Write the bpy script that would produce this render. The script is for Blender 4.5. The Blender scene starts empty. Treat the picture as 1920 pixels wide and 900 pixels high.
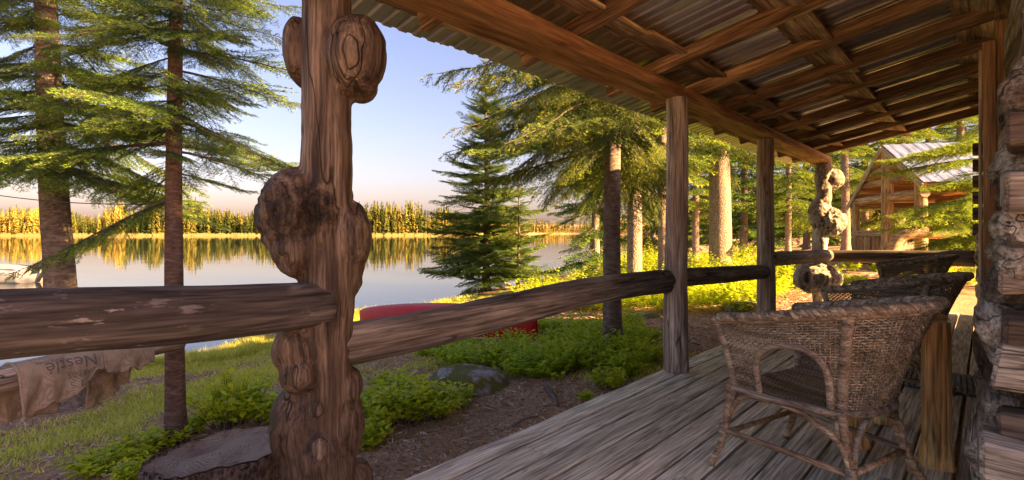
import bpy, bmesh, math, random
import numpy as np
from mathutils import Vector, Matrix
R = math.radians
sc = bpy.context.scene
COL = sc.collection
random.seed(7)

# ------------------------------------------------------------------ camera
TH = R(42.83)
CAM = np.array([0.0, 0.0, 1.2])
cd = bpy.data.cameras.new('camera'); cam = bpy.data.objects.new('camera', cd); COL.objects.link(cam)
cd.sensor_width = 36.0; cd.lens = 18.0; cd.shift_y = -15 / 1920
cd.clip_start = 0.05; cd.clip_end = 9000
cam.location = CAM; cam.rotation_euler = (math.pi / 2, 0, TH)
sc.camera = cam
# ------------------------------------------------------------------ sky and sun
SUN_EL, SUN_ROT = R(22), R(75)          # rotation is clockwise from +Y
w = bpy.data.worlds.new('World'); sc.world = w; w.use_nodes = True
wt = w.node_tree
sky = wt.nodes.new('ShaderNodeTexSky'); sky.sky_type = 'NISHITA'; sky.sun_disc = False
sky.sun_elevation = SUN_EL; sky.sun_rotation = SUN_ROT
sky.air_density = 1.25; sky.dust_density = 2.3; sky.ozone_density = 5.0; sky.altitude = 0
tint = wt.nodes.new('ShaderNodeMix'); tint.data_type = 'RGBA'; tint.blend_type = 'MULTIPLY'
tint.inputs[0].default_value = 1.0; tint.inputs[7].default_value = (1.22, 0.79, 0.76, 1)
wt.links.new(sky.outputs[0], tint.inputs[6])
wt.links.new(tint.outputs[2], wt.nodes['Background'].inputs[0])
wt.nodes['Background'].inputs[1].default_value = 0.040
ld = bpy.data.lights.new('sun', 'SUN'); sun = bpy.data.objects.new('sun', ld); COL.objects.link(sun)
ld.energy = 4.2; ld.angle = R(0.5); ld.color = (1.0, 0.62, 0.26)
SDIR = Vector((math.sin(SUN_ROT) * math.cos(SUN_EL), math.cos(SUN_ROT) * math.cos(SUN_EL), math.sin(SUN_EL)))
sun.rotation_euler = SDIR.to_track_quat('Z', 'Y').to_euler()
vs = sc.view_settings
vs.view_transform = 'Standard'; vs.look = 'None'; vs.gamma = 1; vs.use_curve_mapping = False
vs.exposure = 3.15
sc.cycles.max_bounces = 10; sc.cycles.diffuse_bounces = 6; sc.cycles.transmission_bounces = 4
sc.cycles.transparent_max_bounces = 4; sc.cycles.caustics_reflective = True; sc.cycles.caustics_refractive = False
sc.cycles.use_denoising = True
sc.cycles.sample_clamp_indirect = 6

# ------------------------------------------------------------------ measuring helpers
FWD = np.array([-math.sin(TH), math.cos(TH), 0.0]); RGT = np.array([math.cos(TH), math.sin(TH), 0.0])
def P(px, py, d):
    """world point that the 1920x900 photograph shows at (px, py), d metres in front of the camera"""
    return CAM + FWD * d + RGT * ((px - 960) / 960 * d) + np.array([0, 0, (435 - py) / 960 * d])
def PZ(px, d, z):
    p = P(px, 435, d); p[2] = z; return p

def _hash(x, y, z, s):
    n = (x * 374761393 + y * 668265263 + z * 1440662683 + s * 974634361) & 0xffffffff
    n = ((n ^ (n >> 13)) * 1274126177) & 0xffffffff
    n = ((n ^ (n >> 15)) * 668265263) & 0xffffffff
    return ((n ^ (n >> 16)) & 0xffff) / 32767.5 - 1.0
def vn(p, seed=0):
    p = np.asarray(p, float); i = np.floor(p).astype(np.int64); f = p - i; f = f * f * (3 - 2 * f)
    x, y, z = i[..., 0], i[..., 1], i[..., 2]; a, b, c = f[..., 0], f[..., 1], f[..., 2]
    def L(u, v, t): return u + (v - u) * t
    return L(L(L(_hash(x, y, z, seed), _hash(x + 1, y, z, seed), a), L(_hash(x, y + 1, z, seed), _hash(x + 1, y + 1, z, seed), a), b),
             L(L(_hash(x, y, z + 1, seed), _hash(x + 1, y, z + 1, seed), a), L(_hash(x, y + 1, z + 1, seed), _hash(x + 1, y + 1, z + 1, seed), a), b), c)
def fbm(p, o=3, seed=0):
    p = np.asarray(p, float); s = 0; a = 1
    for k in range(o): s = s + a * vn(p * 2 ** k, seed + k * 17); a *= .5
    return s / 1.75

# ------------------------------------------------------------------ terrain height
LAKE = -1.4
UF = [-3, -1.6, -1, -.5, -.3, -.1, 0, .05, .13, .2, .3, .36, .5, .7, 1.0, 1.6, 3]
DF = [260, 300, 330, 345, 352, 385, 470, 640, 720, 600, 330, 190, 170, 150, 150, 150, 150]
def shore(Y): return -12.6 - .30 * np.maximum(0, Y - 4) - .35 * np.minimum(0, Y - 4) * .2
def gz(X, Y):
    X = np.asarray(X, float); Y = np.asarray(Y, float)
    base = np.clip(-.47 + .05 * (Y - 5), -.55, .5)
    xs = shore(Y) + .5 * np.sin(Y * .7) + .25 * np.sin(Y * 1.9 + 1)
    t = np.maximum(0, (-3 - X) / (-3 - xs))
    z = base + (LAKE - base) * t ** 1.15
    z = np.where(t > 1, np.maximum(LAKE - (t - 1) * 2.5, -4), z)
    q = np.stack([X, Y, np.zeros_like(X)], -1)
    near = np.exp(-(X * X + Y * Y) / 900.)
    z = z + near * (.055 * fbm(q * .55, 3, 3) + .02 * vn(q * 3.1, 5))
    D = X * FWD[0] + Y * FWD[1]; la = X * RGT[0] + Y * RGT[1]
    u = la / np.maximum(D, 1e-3)
    df = np.interp(u, UF, DF)
    zf = np.where(D > 60, np.clip(LAKE - .3 + (D - df) * .05, -4, 16), -4)
    return np.maximum(z, zf)
_GD = 1.8 * 1.006 ** np.arange(600)
def G(px, py):
    """where the photograph's pixel meets the ground"""
    d = _GD; p = CAM + np.outer(d, FWD + RGT * (px - 960) / 960 + np.array([0, 0, (435 - py) / 960]))
    k = np.argmax(p[:, 2] <= gz(p[:, 0], p[:, 1])); return p[k] if k else p[-1]
def onground(p, dz=0.0): return Vector((p[0], p[1], float(gz(p[0], p[1])) + dz))
def GD(px, d, dz=0.0): return onground(P(px, 435, d), dz)

# ------------------------------------------------------------------ object helpers
def tag(o, label=None, cat=None, group=None, kind=None):
    if label: o['label'] = label
    if cat: o['category'] = cat
    if group: o['group'] = group
    if kind: o['kind'] = kind
    return o
def empty(name, loc=(0, 0, 0), rz=0, parent=None):
    o = bpy.data.objects.new(name, None); COL.objects.link(o); o.location = loc; o.rotation_euler = (0, 0, rz)
    o.empty_display_size = .1; o.parent = parent
    return o
def link(name, me, parent=None, M=None):
    o = bpy.data.objects.new(name, me); COL.objects.link(o); o.parent = parent
    if M is not None: o.matrix_local = M
    return o
class MB:
    def __init__(s): s.v = []; s.f = []; s.mi = []; s.n = 0
    def add(s, v, f, mi=0):
        v = np.asarray(v, float).reshape(-1, 3); s.v.append(v)
        s.f += [tuple(int(i) + s.n for i in q) for q in f]; s.mi += [mi] * len(f); s.n += len(v); return s
    def mesh(s, name, mats, smooth=True):
        me = bpy.data.meshes.new(name); me.from_pydata(np.concatenate(s.v).tolist(), [], s.f)
        for m in (mats if isinstance(mats, (list, tuple)) else [mats]): me.materials.append(m)
        me.polygons.foreach_set('material_index', s.mi)
        me.polygons.foreach_set('use_smooth', [smooth] * len(s.f)); me.update(); return me
    def build(s, name, mats, parent=None, M=None, smooth=True): return link(name, s.mesh(name, mats, smooth), parent, M)
def trimesh(name, V, T, mats, attrs={}, mi=None):
    """fast mesh from numpy vertices and triangles"""
    me = bpy.data.meshes.new(name); V = np.ascontiguousarray(V, np.float32); T = np.ascontiguousarray(T, np.int32)
    me.vertices.add(len(V)); me.vertices.foreach_set('co', V.ravel())
    me.loops.add(T.size); me.loops.foreach_set('vertex_index', T.ravel())
    me.polygons.add(len(T)); me.polygons.foreach_set('loop_start', np.arange(0, T.size, T.shape[1], dtype=np.int32))
    me.polygons.foreach_set('loop_total', np.full(len(T), T.shape[1], np.int32))
    for m in (mats if isinstance(mats, (list, tuple)) else [mats]): me.materials.append(m)
    if mi is not None: me.polygons.foreach_set('material_index', np.asarray(mi, np.int32))
    for k, a in attrs.items():
        at = me.attributes.new(k, 'FLOAT', 'POINT'); at.data.foreach_set('value', np.asarray(a, np.float32))
    me.update(); me.validate(); return me
def frames(p):
    p = np.asarray(p, float); t = np.gradient(p, axis=0); t /= np.linalg.norm(t, axis=1)[:, None] + 1e-12
    n = np.cross(t[0], [0, 0, 1]);
    if np.linalg.norm(n) < .1: n = np.cross(t[0], [0, 1, 0])
    n /= np.linalg.norm(n); N = [n]
    for i in range(1, len(p)):
        n = N[-1] - t[i] * np.dot(N[-1], t[i]); n /= np.linalg.norm(n) + 1e-12; N.append(n)
    N = np.array(N); return t, N, np.cross(t, N)
def tube(p, r, n=8, cap=True, flat=1.0):
    p = np.asarray(p, float); r = np.broadcast_to(np.asarray(r, float), (len(p),))
    t, N, B = frames(p); a = np.linspace(0, 2 * math.pi, n, endpoint=False)
    V = p[:, None] + r[:, None, None] * (np.cos(a)[None, :, None] * N[:, None] + flat * np.sin(a)[None, :, None] * B[:, None])
    F = [(i * n + j, i * n + (j + 1) % n, (i + 1) * n + (j + 1) % n, (i + 1) * n + j) for i in range(len(p) - 1) for j in range(n)]
    if cap: F += [tuple(range(n - 1, -1, -1)), tuple((len(p) - 1) * n + j for j in range(n))]
    return V.reshape(-1, 3), F
def catmull(p, k=8):
    p = np.asarray(p, float); q = np.vstack([2 * p[0] - p[1], p, 2 * p[-1] - p[-2]]); out = []
    for i in range(1, len(q) - 2):
        for t in np.linspace(0, 1, k, endpoint=False):
            a, b, c, d = q[i - 1], q[i], q[i + 1], q[i + 2]
            out.append(.5 * (2 * b + (c - a) * t + (2 * a - 5 * b + 4 * c - d) * t * t + (3 * b - a - 3 * c + d) * t ** 3))
    out.append(p[-1]); return np.array(out)
def aim(A, B, up='Z', roll=0):
    """matrix that puts local X along A->B, origin at A"""
    A = Vector(A); B = Vector(B); q = (B - A).to_track_quat('X', up)
    return Matrix.Translation(A) @ q.to_matrix().to_4x4() @ Matrix.Rotation(roll, 4, 'X')
def log_mesh(name, L, r0, r1, mats, seed=0, lump=.05, bend=.0, n=20, step=.07, prof=None, rnd=0.0, square=0.0, check=0.0, groove=None):
    """log along local X. prof: list of (t, factor). rnd: length of rounding at the ends. square: 0 round .. 1 hewn square"""
    m = max(3, int(L / step) + 1); x = np.linspace(0, L, m)
    if rnd: x = np.unique(np.concatenate([x, np.array([.03, .12, .3, .6]) * rnd, L - np.array([.03, .12, .3, .6]) * rnd]))
    else: x = np.unique(np.concatenate([x, [r0 * .08, L - r1 * .08]]))
    m = len(x); t = x / L; r = r0 + (r1 - r0) * t
    if prof: r = r * np.interp(t, [a for a, b in prof], [b for a, b in prof])
    e = np.minimum(x, L - x)
    if rnd: r = r * np.sqrt(np.clip(1 - (1 - np.clip(e / rnd, 0, 1)) ** 2, .03, 1))
    else: r = r * np.where(e < 1e-6, .93, 1)
    a = np.linspace(0, 2 * math.pi, n, endpoint=False) + .01; ca, sa = np.cos(a), np.sin(a)
    sq = 1 / np.maximum(np.abs(ca), np.abs(sa)); rr = 1 + square * (np.minimum(sq, 1.3) - 1)
    q = np.stack(np.broadcast_arrays(x[:, None] * 2.2, ca[None] * 1.3, sa[None] * 1.3), -1) + seed * 7.3
    k = 1 + lump * (1.2 * fbm(q, 3, seed) + .35 * vn(q * np.array([1.2, 6, 6]), seed + 5))
    if check: k = k - check * np.clip(vn(q * np.array([.35, 5.5, 5.5]) + 9, seed + 8), 0, 1) ** 2 - check * .5 * np.abs(vn(q * np.array([.8, 11, 11]), seed + 9))
    if groove is not None:                                    # drying crack running along the log
        a0 = groove + .16 * np.sin(x * 1.3 + seed) + .05 * np.sin(x * 5.1); dp = .16 * np.clip(.55 + vn(np.stack([x * .9, x * 0, x * 0], -1) + seed, 3), 0, 1)
        da = (a[None] - a0[:, None] + math.pi) % (2 * math.pi) - math.pi; k = k - dp[:, None] * np.exp(-(da / .055) ** 2)
    rad = r[:, None] * rr[None] * k
    cy = bend * np.sin(t * math.pi * 1.1 + seed); cz = bend * np.sin(t * math.pi * 1.7 + seed * 2.1)
    V = np.stack([np.broadcast_to(x[:, None], rad.shape), rad * ca + cy[:, None], rad * sa + cz[:, None]], -1).reshape(-1, 3)
    mb = MB()
    F = [(i * n + j, i * n + (j + 1) % n, (i + 1) * n + (j + 1) % n, (i + 1) * n + j) for i in range(m - 1) for j in range(n)]
    mb.add(V, F); mb.add(V[:n], [tuple(range(n - 1, -1, -1))], 1); mb.add(V[-n:], [tuple(range(n))], 1)
    me = mb.mesh(name, mats if isinstance(mats, (list, tuple)) else [mats, mats])
    me.polygons[len(F)].use_smooth = False; me.polygons[len(F) + 1].use_smooth = False
    return me
def box_mesh(name, sx, sy, sz, mat, bev=.006, seed=0, wob=0.0, cuts=0):
    """bevelled box, long side local X, centred"""
    bm = bmesh.new(); bmesh.ops.create_cube(bm, size=1); bmesh.ops.scale(bm, vec=(sx, sy, sz), verts=bm.verts)
    if bev: bmesh.ops.bevel(bm, geom=list(bm.edges), offset=bev, segments=1, affect='EDGES')
    if cuts:
        for k in range(1, cuts):
            x = -sx / 2 + sx * k / cuts
            bmesh.ops.bisect_plane(bm, geom=bm.verts[:] + bm.edges[:] + bm.faces[:], plane_co=(x, 0, 0), plane_no=(1, 0, 0))
    if wob:
        V = np.array([v.co[:] for v in bm.verts]); q = V * 2.5 + seed * 3.7
        o = np.stack([vn(q, 1) * .6, vn(q, 2), vn(q, 3)], -1) * wob
        for v, d in zip(bm.verts, o): v.co += Vector(d)
    me = bpy.data.meshes.new(name); bm.to_mesh(me); bm.free(); me.materials.append(mat); return me
def boxo(name, c, s, mat, parent=None, bev=.006, rz=0, **k):
    o = link(name, box_mesh(name, *s, mat, bev, **k), parent); o.location = c; o.rotation_euler = (0, 0, rz); return o
def burl_mesh(name, rx, ry, rz, mat, seed, rough=.16, sub=4, fine=.05):
    bm = bmesh.new(); bmesh.ops.create_icosphere(bm, subdivisions=sub, radius=1)
    V = np.array([v.co[:] for v in bm.verts]); n = V.copy()
    k = 1 + rough * 1.3 * fbm(V * 1.15 + seed * 5.1, 2, seed) - fine * 1.1 * np.abs(vn(V * 2.4 + seed, seed + 3)) + fine * .5 * fbm(V * 6 + seed, 2, seed + 9)
    V = n * k[:, None] * np.array([rx, ry, rz])
    for v, c in zip(bm.verts, V): v.co = c
    for f in bm.faces: f.smooth = True
    me = bpy.data.meshes.new(name); bm.to_mesh(me); bm.free(); me.materials.append(mat); return me

# ------------------------------------------------------------------ materials
class NT:
    def __init__(s, name):
        s.m = bpy.data.materials.new(name); s.m.use_nodes = True; s.t = s.m.node_tree; s.b = s.t.nodes['Principled BSDF']
    def n(s, typ, ins=None, **at):
        o = s.t.nodes.new('ShaderNode' + typ)
        for k, v in at.items(): setattr(o, k, v)
        for k, v in (ins or {}).items(): s.set(o.inputs[k], v)
        return o
    def set(s, i, v):
        if isinstance(v, bpy.types.NodeSocket): s.t.links.new(v, i)
        elif isinstance(v, (tuple, list)) and len(v) == 3 and i.type == 'RGBA': i.default_value = (*v, 1)
        else: i.default_value = v
    def coord(s, rnd=True):
        c = s.n('TexCoord').outputs['Object']
        if not rnd: return c
        r = s.n('Math', {0: s.n('ObjectInfo').outputs['Random'], 1: 53.0}, operation='MULTIPLY').outputs[0]
        return s.n('VectorMath', {0: c, 1: r}, operation='ADD').outputs[0]
    def map(s, v, sc=(1, 1, 1)): return s.n('VectorMath', {0: v, 1: sc}, operation='MULTIPLY').outputs[0]
    def noise(s, v, scale, det=4, rough=.55, dist=0): return s.n('TexNoise', {'Vector': v, 'Scale': scale, 'Detail': det, 'Roughness': rough, 'Distortion': dist}).outputs['Fac']
    def ramp(s, f, st):
        r = s.n('ValToRGB', {0: f}); e = r.color_ramp.elements
        while len(e) < len(st): e.new(.5)
        for x, (p, c) in zip(e, st):
            x.position = p; x.color = (*c, 1) if isinstance(c, (tuple, list)) else (c, c, c, 1)
        return r.outputs[0]
    def mix(s, f, a, b, mode='MIX'):
        o = s.n('Mix', data_type='RGBA', blend_type=mode); s.set(o.inputs[0], f); s.set(o.inputs[6], a); s.set(o.inputs[7], b); return o.outputs[2]
    def math(s, op, a, b=0.0, c=0.0): return s.n('Math', {0: a, 1: b, 2: c}, operation=op).outputs[0]
    def bump(s, h, strength, dist=.01): return s.n('Bump', {'Height': h, 'Strength': strength, 'Distance': dist}).outputs[0]
    def out(s, col=None, rough=None, nor=None, **k):
        if col is not None: s.set(s.b.inputs['Base Color'], col)
        if rough is not None: s.set(s.b.inputs['Roughness'], rough)
        if nor is not None: s.set(s.b.inputs['Normal'], nor)
        for a, v in k.items(): s.set(s.b.inputs[a.replace('_', ' ')], v)
        return s.m
def wood(name, dark, mid, light, patch=None, pamt=.6, gs=1.0, crack=.8, knot=.8, rough=.8, bump=.6, pscale=2.0, fine=1.0, wear=None, ax='x', fl=1.0, warp=0.0):
    t = NT(name); v = t.coord()
    if ax == 'z': q = t.n('SeparateXYZ', {0: v}).outputs; v = t.n('CombineXYZ', {0: q[2], 1: q[0], 2: q[1]}).outputs[0]
    if warp:
        ba = t.n('Attribute', attribute_name='burl').outputs['Fac']
        nz = t.n('TexNoise', {'Vector': v, 'Scale': 5.0, 'Detail': 2.0}).outputs['Color']
        off = t.n('VectorMath', {0: nz, 1: (.5, .5, .5)}, operation='SUBTRACT').outputs[0]
        off = t.n('VectorMath', {0: off, 'Scale': t.math('MULTIPLY', t.math('ADD', ba, .12), warp)}, operation='SCALE').outputs[0]
        v = t.n('VectorMath', {0: v, 1: off}, operation='ADD').outputs[0]
    dark, mid, light = [tuple(min(.8, c * fl * e) for c, e in zip(k, (j, 1.05 * j, j))) for k, j in ((dark, .62), (mid, 1.02), (light, 1.18))]; patch = patch and tuple(min(.8, c * fl) for c in patch)
    n1 = t.noise(t.map(v, (1.1, 13, 13)), gs, 5, .6, .4)
    col = t.ramp(n1, [(.33, dark), (.5, mid), (.68, light)])
    n2 = t.noise(t.map(v, (3.0, 80, 80)), gs, 3, .6)
    f2 = t.ramp(n2, [(.34, 1 - .62 * fine), (.62, 1 + .22 * fine)])
    col = t.mix(1.0, col, f2, 'MULTIPLY')
    if patch:
        pm = t.ramp(t.noise(t.map(v, (.55, 1, 1)), pscale, 4, .6), [(.42, 0.0), (.62, pamt)])
        col = t.mix(pm, col, t.mix(1.0, patch, f2, 'MULTIPLY'))
    if wear:
        wm = t.ramp(t.noise(t.map(v, (6, 22, 22)), 1.0, 4, .7), [(.56, 0.0), (.62, .85)])
        wm = t.mix(1.0, wm, t.ramp(t.noise(v, 3.0, 2), [(.45, 0.0), (.6, 1.0)]), 'MULTIPLY')
        col = t.mix(wm, col, wear)
    h = t.math('ADD', t.math('MULTIPLY', n1, .6), t.math('MULTIPLY', n2, .35))
    if crack:
        n4 = t.noise(t.map(v, (.7, 7, 7)), gs, 2, .5)
        c = t.math('ABSOLUTE', t.math('SUBTRACT', n4, .47))
        cm = t.ramp(c, [(.0, 1 - crack), (.013, 1.0)])
        gate = t.ramp(t.noise(v, 1.7, 1), [(.45, 0.0), (.55, 1.0)])
        cm = t.mix(gate, (1, 1, 1), cm)
        col = t.mix(1.0, col, cm, 'MULTIPLY'); h = t.math('ADD', h, t.math('MULTIPLY', cm, .5))
    if knot:
        vo = t.n('TexVoronoi', {'Vector': t.map(v, (2.0, 4.2, 4.2)), 'Scale': 1.0 * gs}).outputs['Distance']
        km = t.ramp(vo, [(.0, 1 - knot), (.055, 1 - knot * .6), (.10, 1.0)])
        col = t.mix(1.0, col, km, 'MULTIPLY'); h = t.math('ADD', h, t.math('MULTIPLY', km, .25))
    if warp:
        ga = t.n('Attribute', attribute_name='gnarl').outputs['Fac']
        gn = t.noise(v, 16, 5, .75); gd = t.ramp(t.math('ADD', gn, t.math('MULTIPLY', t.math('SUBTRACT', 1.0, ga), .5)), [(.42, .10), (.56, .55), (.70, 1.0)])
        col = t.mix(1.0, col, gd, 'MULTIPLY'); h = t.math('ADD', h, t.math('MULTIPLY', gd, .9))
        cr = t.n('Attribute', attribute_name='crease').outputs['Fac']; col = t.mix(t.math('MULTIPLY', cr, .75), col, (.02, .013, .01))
    tone = t.n('MapRange', {0: t.n('ObjectInfo').outputs['Random'], 3: .84, 4: 1.14}).outputs[0]
    col = t.mix(1.0, col, tone, 'MULTIPLY')
    return t.out(col, rough, t.bump(h, bump, .012), Specular_IOR_Level=.25)
def endgrain(name, a, b):
    t = NT(name); v = t.coord(False)
    wv = t.n('TexWave', {'Vector': v, 'Scale': 22.0, 'Distortion': 3.0, 'Detail': 3.0, 'Detail Scale': 1.2}, wave_type='RINGS', rings_direction='X').outputs['Fac']
    n = t.noise(v, 35, 3)
    col = t.mix(t.math('MULTIPLY', wv, .7), a, b); col = t.mix(1.0, col, t.ramp(n, [(.3, .6), (.7, 1.1)]), 'MULTIPLY')
    return t.out(col, .85, t.bump(wv, .3, .005))
M_DECK = wood('deck_wood', (.60, .52, .42), (.58, .505, .405), (.62, .545, .445), patch=(.47, .385, .295), pamt=.6, pscale=1.3, crack=.4, knot=.85, rough=.62, fl=1.25, fine=1.0)
M_POST = wood('post_wood', (.125, .080, .052), (.255, .175, .125), (.40, .30, .235), patch=(.17, .098, .058), pamt=.7, crack=.85, knot=.6, fl=0.72)
M_BURL = wood('burl_wood', (.13, .085, .058), (.245, .172, .126), (.345, .265, .205), patch=(.105, .066, .045), pamt=.8, pscale=3.5, gs=1.6, crack=.6, knot=.5, rough=.6, fl=0.78, ax='z')
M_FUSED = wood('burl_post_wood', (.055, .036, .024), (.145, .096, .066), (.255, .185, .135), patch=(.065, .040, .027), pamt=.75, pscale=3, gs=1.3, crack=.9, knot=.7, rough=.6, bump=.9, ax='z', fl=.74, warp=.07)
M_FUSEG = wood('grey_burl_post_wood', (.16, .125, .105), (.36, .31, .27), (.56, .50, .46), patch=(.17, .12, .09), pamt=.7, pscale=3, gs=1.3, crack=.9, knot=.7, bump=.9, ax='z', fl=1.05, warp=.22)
M_GNARL = wood('gnarled_burl_wood', (.055, .037, .027), (.17, .118, .086), (.31, .235, .185), patch=(.035, .023, .017), pamt=.9, pscale=9, gs=3.0, crack=.8, knot=.8, rough=.65, bump=1.0, fl=0.9, ax='z')
M_GPOST = wood('grey_post_wood', (.20, .15, .12), (.38, .31, .265), (.54, .47, .42), patch=(.25, .175, .125), pamt=.7, crack=.85, knot=.8, fl=1.1)
M_RAIL = wood('rail_wood', (.075, .060, .050), (.19, .152, .126), (.33, .275, .235), patch=(.10, .084, .075), pamt=.85, crack=.9, knot=.7, fl=.95)
M_DRAIL = wood('dark_rail_wood', (.026, .020, .017), (.070, .055, .047), (.15, .122, .105), patch=(.13, .11, .098), pamt=.5, pscale=3, crack=.9, knot=.8, wear=(.34, .30, .27), fl=0.95)
M_BEAM = wood('sawn_beam_wood', (.20, .098, .045), (.36, .19, .088), (.50, .29, .145), patch=(.22, .10, .045), pamt=.5, crack=.4, knot=.5, fine=.6, fl=1.0)
M_RAFT = wood('rafter_wood', (.12, .070, .040), (.26, .16, .092), (.42, .28, .175), patch=(.11, .066, .042), pamt=.7, crack=.6, knot=.6, fl=1.2)
M_BOARD = wood('roof_board_wood', (.080, .050, .030), (.20, .13, .078), (.33, .23, .145), patch=(.06, .040, .028), pamt=.8, pscale=3, gs=.7, crack=.5, knot=.7, fl=2.5)
M_GLOG = wood('weathered_wall_log', (.14, .118, .098), (.33, .295, .255), (.52, .48, .43), patch=(.19, .135, .095), pamt=.7, pscale=2.6, gs=1.3, crack=.9, knot=.7, bump=.9, fl=1.15)
M_DLOG = wood('dark_hewn_log', (.05, .04, .033), (.125, .10, .085), (.23, .195, .17), patch=(.14, .09, .055), pamt=.5, crack=.95, knot=.4, bump=.9, fl=1.1)
M_CASE = wood('casing_wood', (.20, .095, .045), (.34, .175, .085), (.46, .26, .13), crack=.2, knot=.3, fine=.7, fl=1.0)
M_CASE2 = wood('pale_casing_wood', (.34, .24, .15), (.48, .36, .24), (.6, .47, .33), crack=.1, knot=.2, fine=.6)
M_HONEY = wood('honey_log', (.30, .17, .085), (.50, .32, .18), (.66, .47, .30), patch=(.34, .19, .10), pamt=.6, crack=.6, knot=.5)
M_HBOARD = wood('honey_board', (.36, .18, .075), (.52, .28, .12), (.62, .37, .18), crack=.2, knot=.4)
M_TABLE = wood('peeled_slab_wood', (.36, .19, .07), (.58, .35, .14), (.70, .47, .23), patch=(.40, .21, .08), pamt=.6, crack=.5, knot=.5, rough=.6, fl=1.35)
M_END = endgrain('grey_end_grain', (.35, .30, .27), (.17, .13, .11))
M_HEND = endgrain('honey_end_grain', (.55, .40, .26), (.33, .20, .11))
M_DEND = endgrain('brown_end_grain', (.24, .16, .11), (.10, .065, .045))
def metal_roof(name, col, rough):
    t = NT(name); v = t.coord()
    n = t.noise(t.map(v, (1, 5, 1)), 1.5, 5, .65); r = t.noise(v, 6, 3)
    c = t.mix(1.0, col, t.ramp(n, [(.3, .55), (.65, 1.1)]), 'MULTIPLY')
    return t.out(c, t.math('ADD', t.math('MULTIPLY', r, .25), rough), Metallic=.85)
M_TIN = metal_roof('galvanised_roof_metal', (.62, .61, .60), .25)
M_TIN2 = metal_roof('pale_roof_metal', (.62, .66, .72), .30)
def bark(name, dark, mid, light, scaly, moss=None):
    t = NT(name); v = t.coord()
    if scaly:
        d = t.n('TexVoronoi', {'Vector': t.map(v, (1, 1, .6)), 'Scale': 42.0, 'Randomness': 1.0}).outputs['Distance']
        h = t.math('ADD', d, t.math('MULTIPLY', t.noise(v, 60, 3), .4)); f = t.math('MULTIPLY', h, .8)
    else:
        h = t.noise(t.map(v, (9, 9, 30)), 1.2, 5, .7); f = h
    col = t.ramp(f, [(.28, dark), (.5, mid), (.72, light)])
    col = t.mix(t.ramp(t.noise(v, 5, 4, .7), [(.5, 0.0), (.72, .75)]), col, moss or light)
    col = t.mix(t.ramp(t.noise(t.map(v, (16, 16, 40)), 1, 2), [(.27, 1.0), (.33, 0.0)]), col, (.02, .015, .012))
    return t.out(col, .9, t.bump(h, .8, .02), Specular_IOR_Level=.15)
M_BARKF = bark('fir_bark', (.06, .045, .037), (.15, .115, .096), (.30, .245, .21), False)
M_BARKR = bark('reddish_fir_bark', (.045, .028, .021), (.12, .076, .056), (.26, .18, .14), False, moss=(.16, .115, .09))
M_BARKS = bark('spruce_bark', (.10, .068, .052), (.225, .165, .13), (.36, .28, .225), True)
def needles(name, dark, light, tip, trans=.3):
    t = NT(name); g = t.n('NewGeometry')
    n = t.noise(g.outputs['Position'], 1.3, 2)
    rr = t.n('ObjectInfo').outputs['Random']
    col = t.mix(t.ramp(n, [(.35, 0.0), (.65, 1.0)]), dark, light)
    a = t.n('Attribute', attribute_name='tip').outputs['Fac']
    pn = t.ramp(t.math('ADD', t.noise(g.outputs['Position'], 2.1, 1), t.math('MULTIPLY', rr, .25)), [(.40, 0.0), (.64, 1.0)])
    col = t.mix(t.math('MULTIPLY', a, pn), col, tip)
    d = t.n('BsdfDiffuse', {'Color': col}); tr = t.n('BsdfTranslucent', {'Color': t.mix(1.0, col, (1.15, 1.2, .6), 'MULTIPLY')})
    ms = t.n('MixShader', {0: trans, 1: d.outputs[0], 2: tr.outputs[0]})
    t.t.links.new(ms.outputs[0], t.t.nodes['Material Output'].inputs[0]); return t.m
M_NEED = needles('fir_needles', (.034, .086, .034), (.060, .135, .045), (.32, .50, .06))
M_NEEDG = needles('spruce_needles', (.065, .12, .032), (.125, .195, .042), (.40, .48, .065))
M_NEEDL = needles('bright_fir_needles', (.10, .17, .035), (.20, .29, .045), (.46, .56, .07), .4)
M_NEEDD = needles('shore_fir_needles', (.05, .11, .034), (.09, .17, .042), (.28, .38, .055))
M_TWIG = NT('twig_bark').out((.10, .07, .05), .9)
def leafmat(name, dark, light, trans=.4):
    t = NT(name); g = t.n('NewGeometry')
    n = t.noise(g.outputs['Position'], 4.0, 2); r = g.outputs['Random Per Island']
    col = t.mix(t.ramp(t.math('ADD', t.math('MULTIPLY', n, .6), t.math('MULTIPLY', r, .4)), [(.3, 0.0), (.7, 1.0)]), dark, light)
    p = t.n('BsdfPrincipled', {'Base Color': col, 'Roughness': .5, 'Specular IOR Level': .3})
    tr = t.n('BsdfTranslucent', {'Color': t.mix(1.0, col, (1.2, 1.2, .5), 'MULTIPLY')})
    ms = t.n('MixShader', {0: trans, 1: p.outputs[0], 2: tr.outputs[0]})
    t.t.links.new(ms.outputs[0], t.t.nodes['Material Output'].inputs[0]); return t.m
M_LEAF = leafmat('shrub_leaf', (.40, .52, .03), (.68, .72, .04), .5)
M_LEAFD = leafmat('undergrowth_leaf', (.34, .48, .032), (.60, .66, .045), .5)
M_GRASS = leafmat('grass_blade', (.36, .42, .06), (.74, .68, .22), .45)
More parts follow.
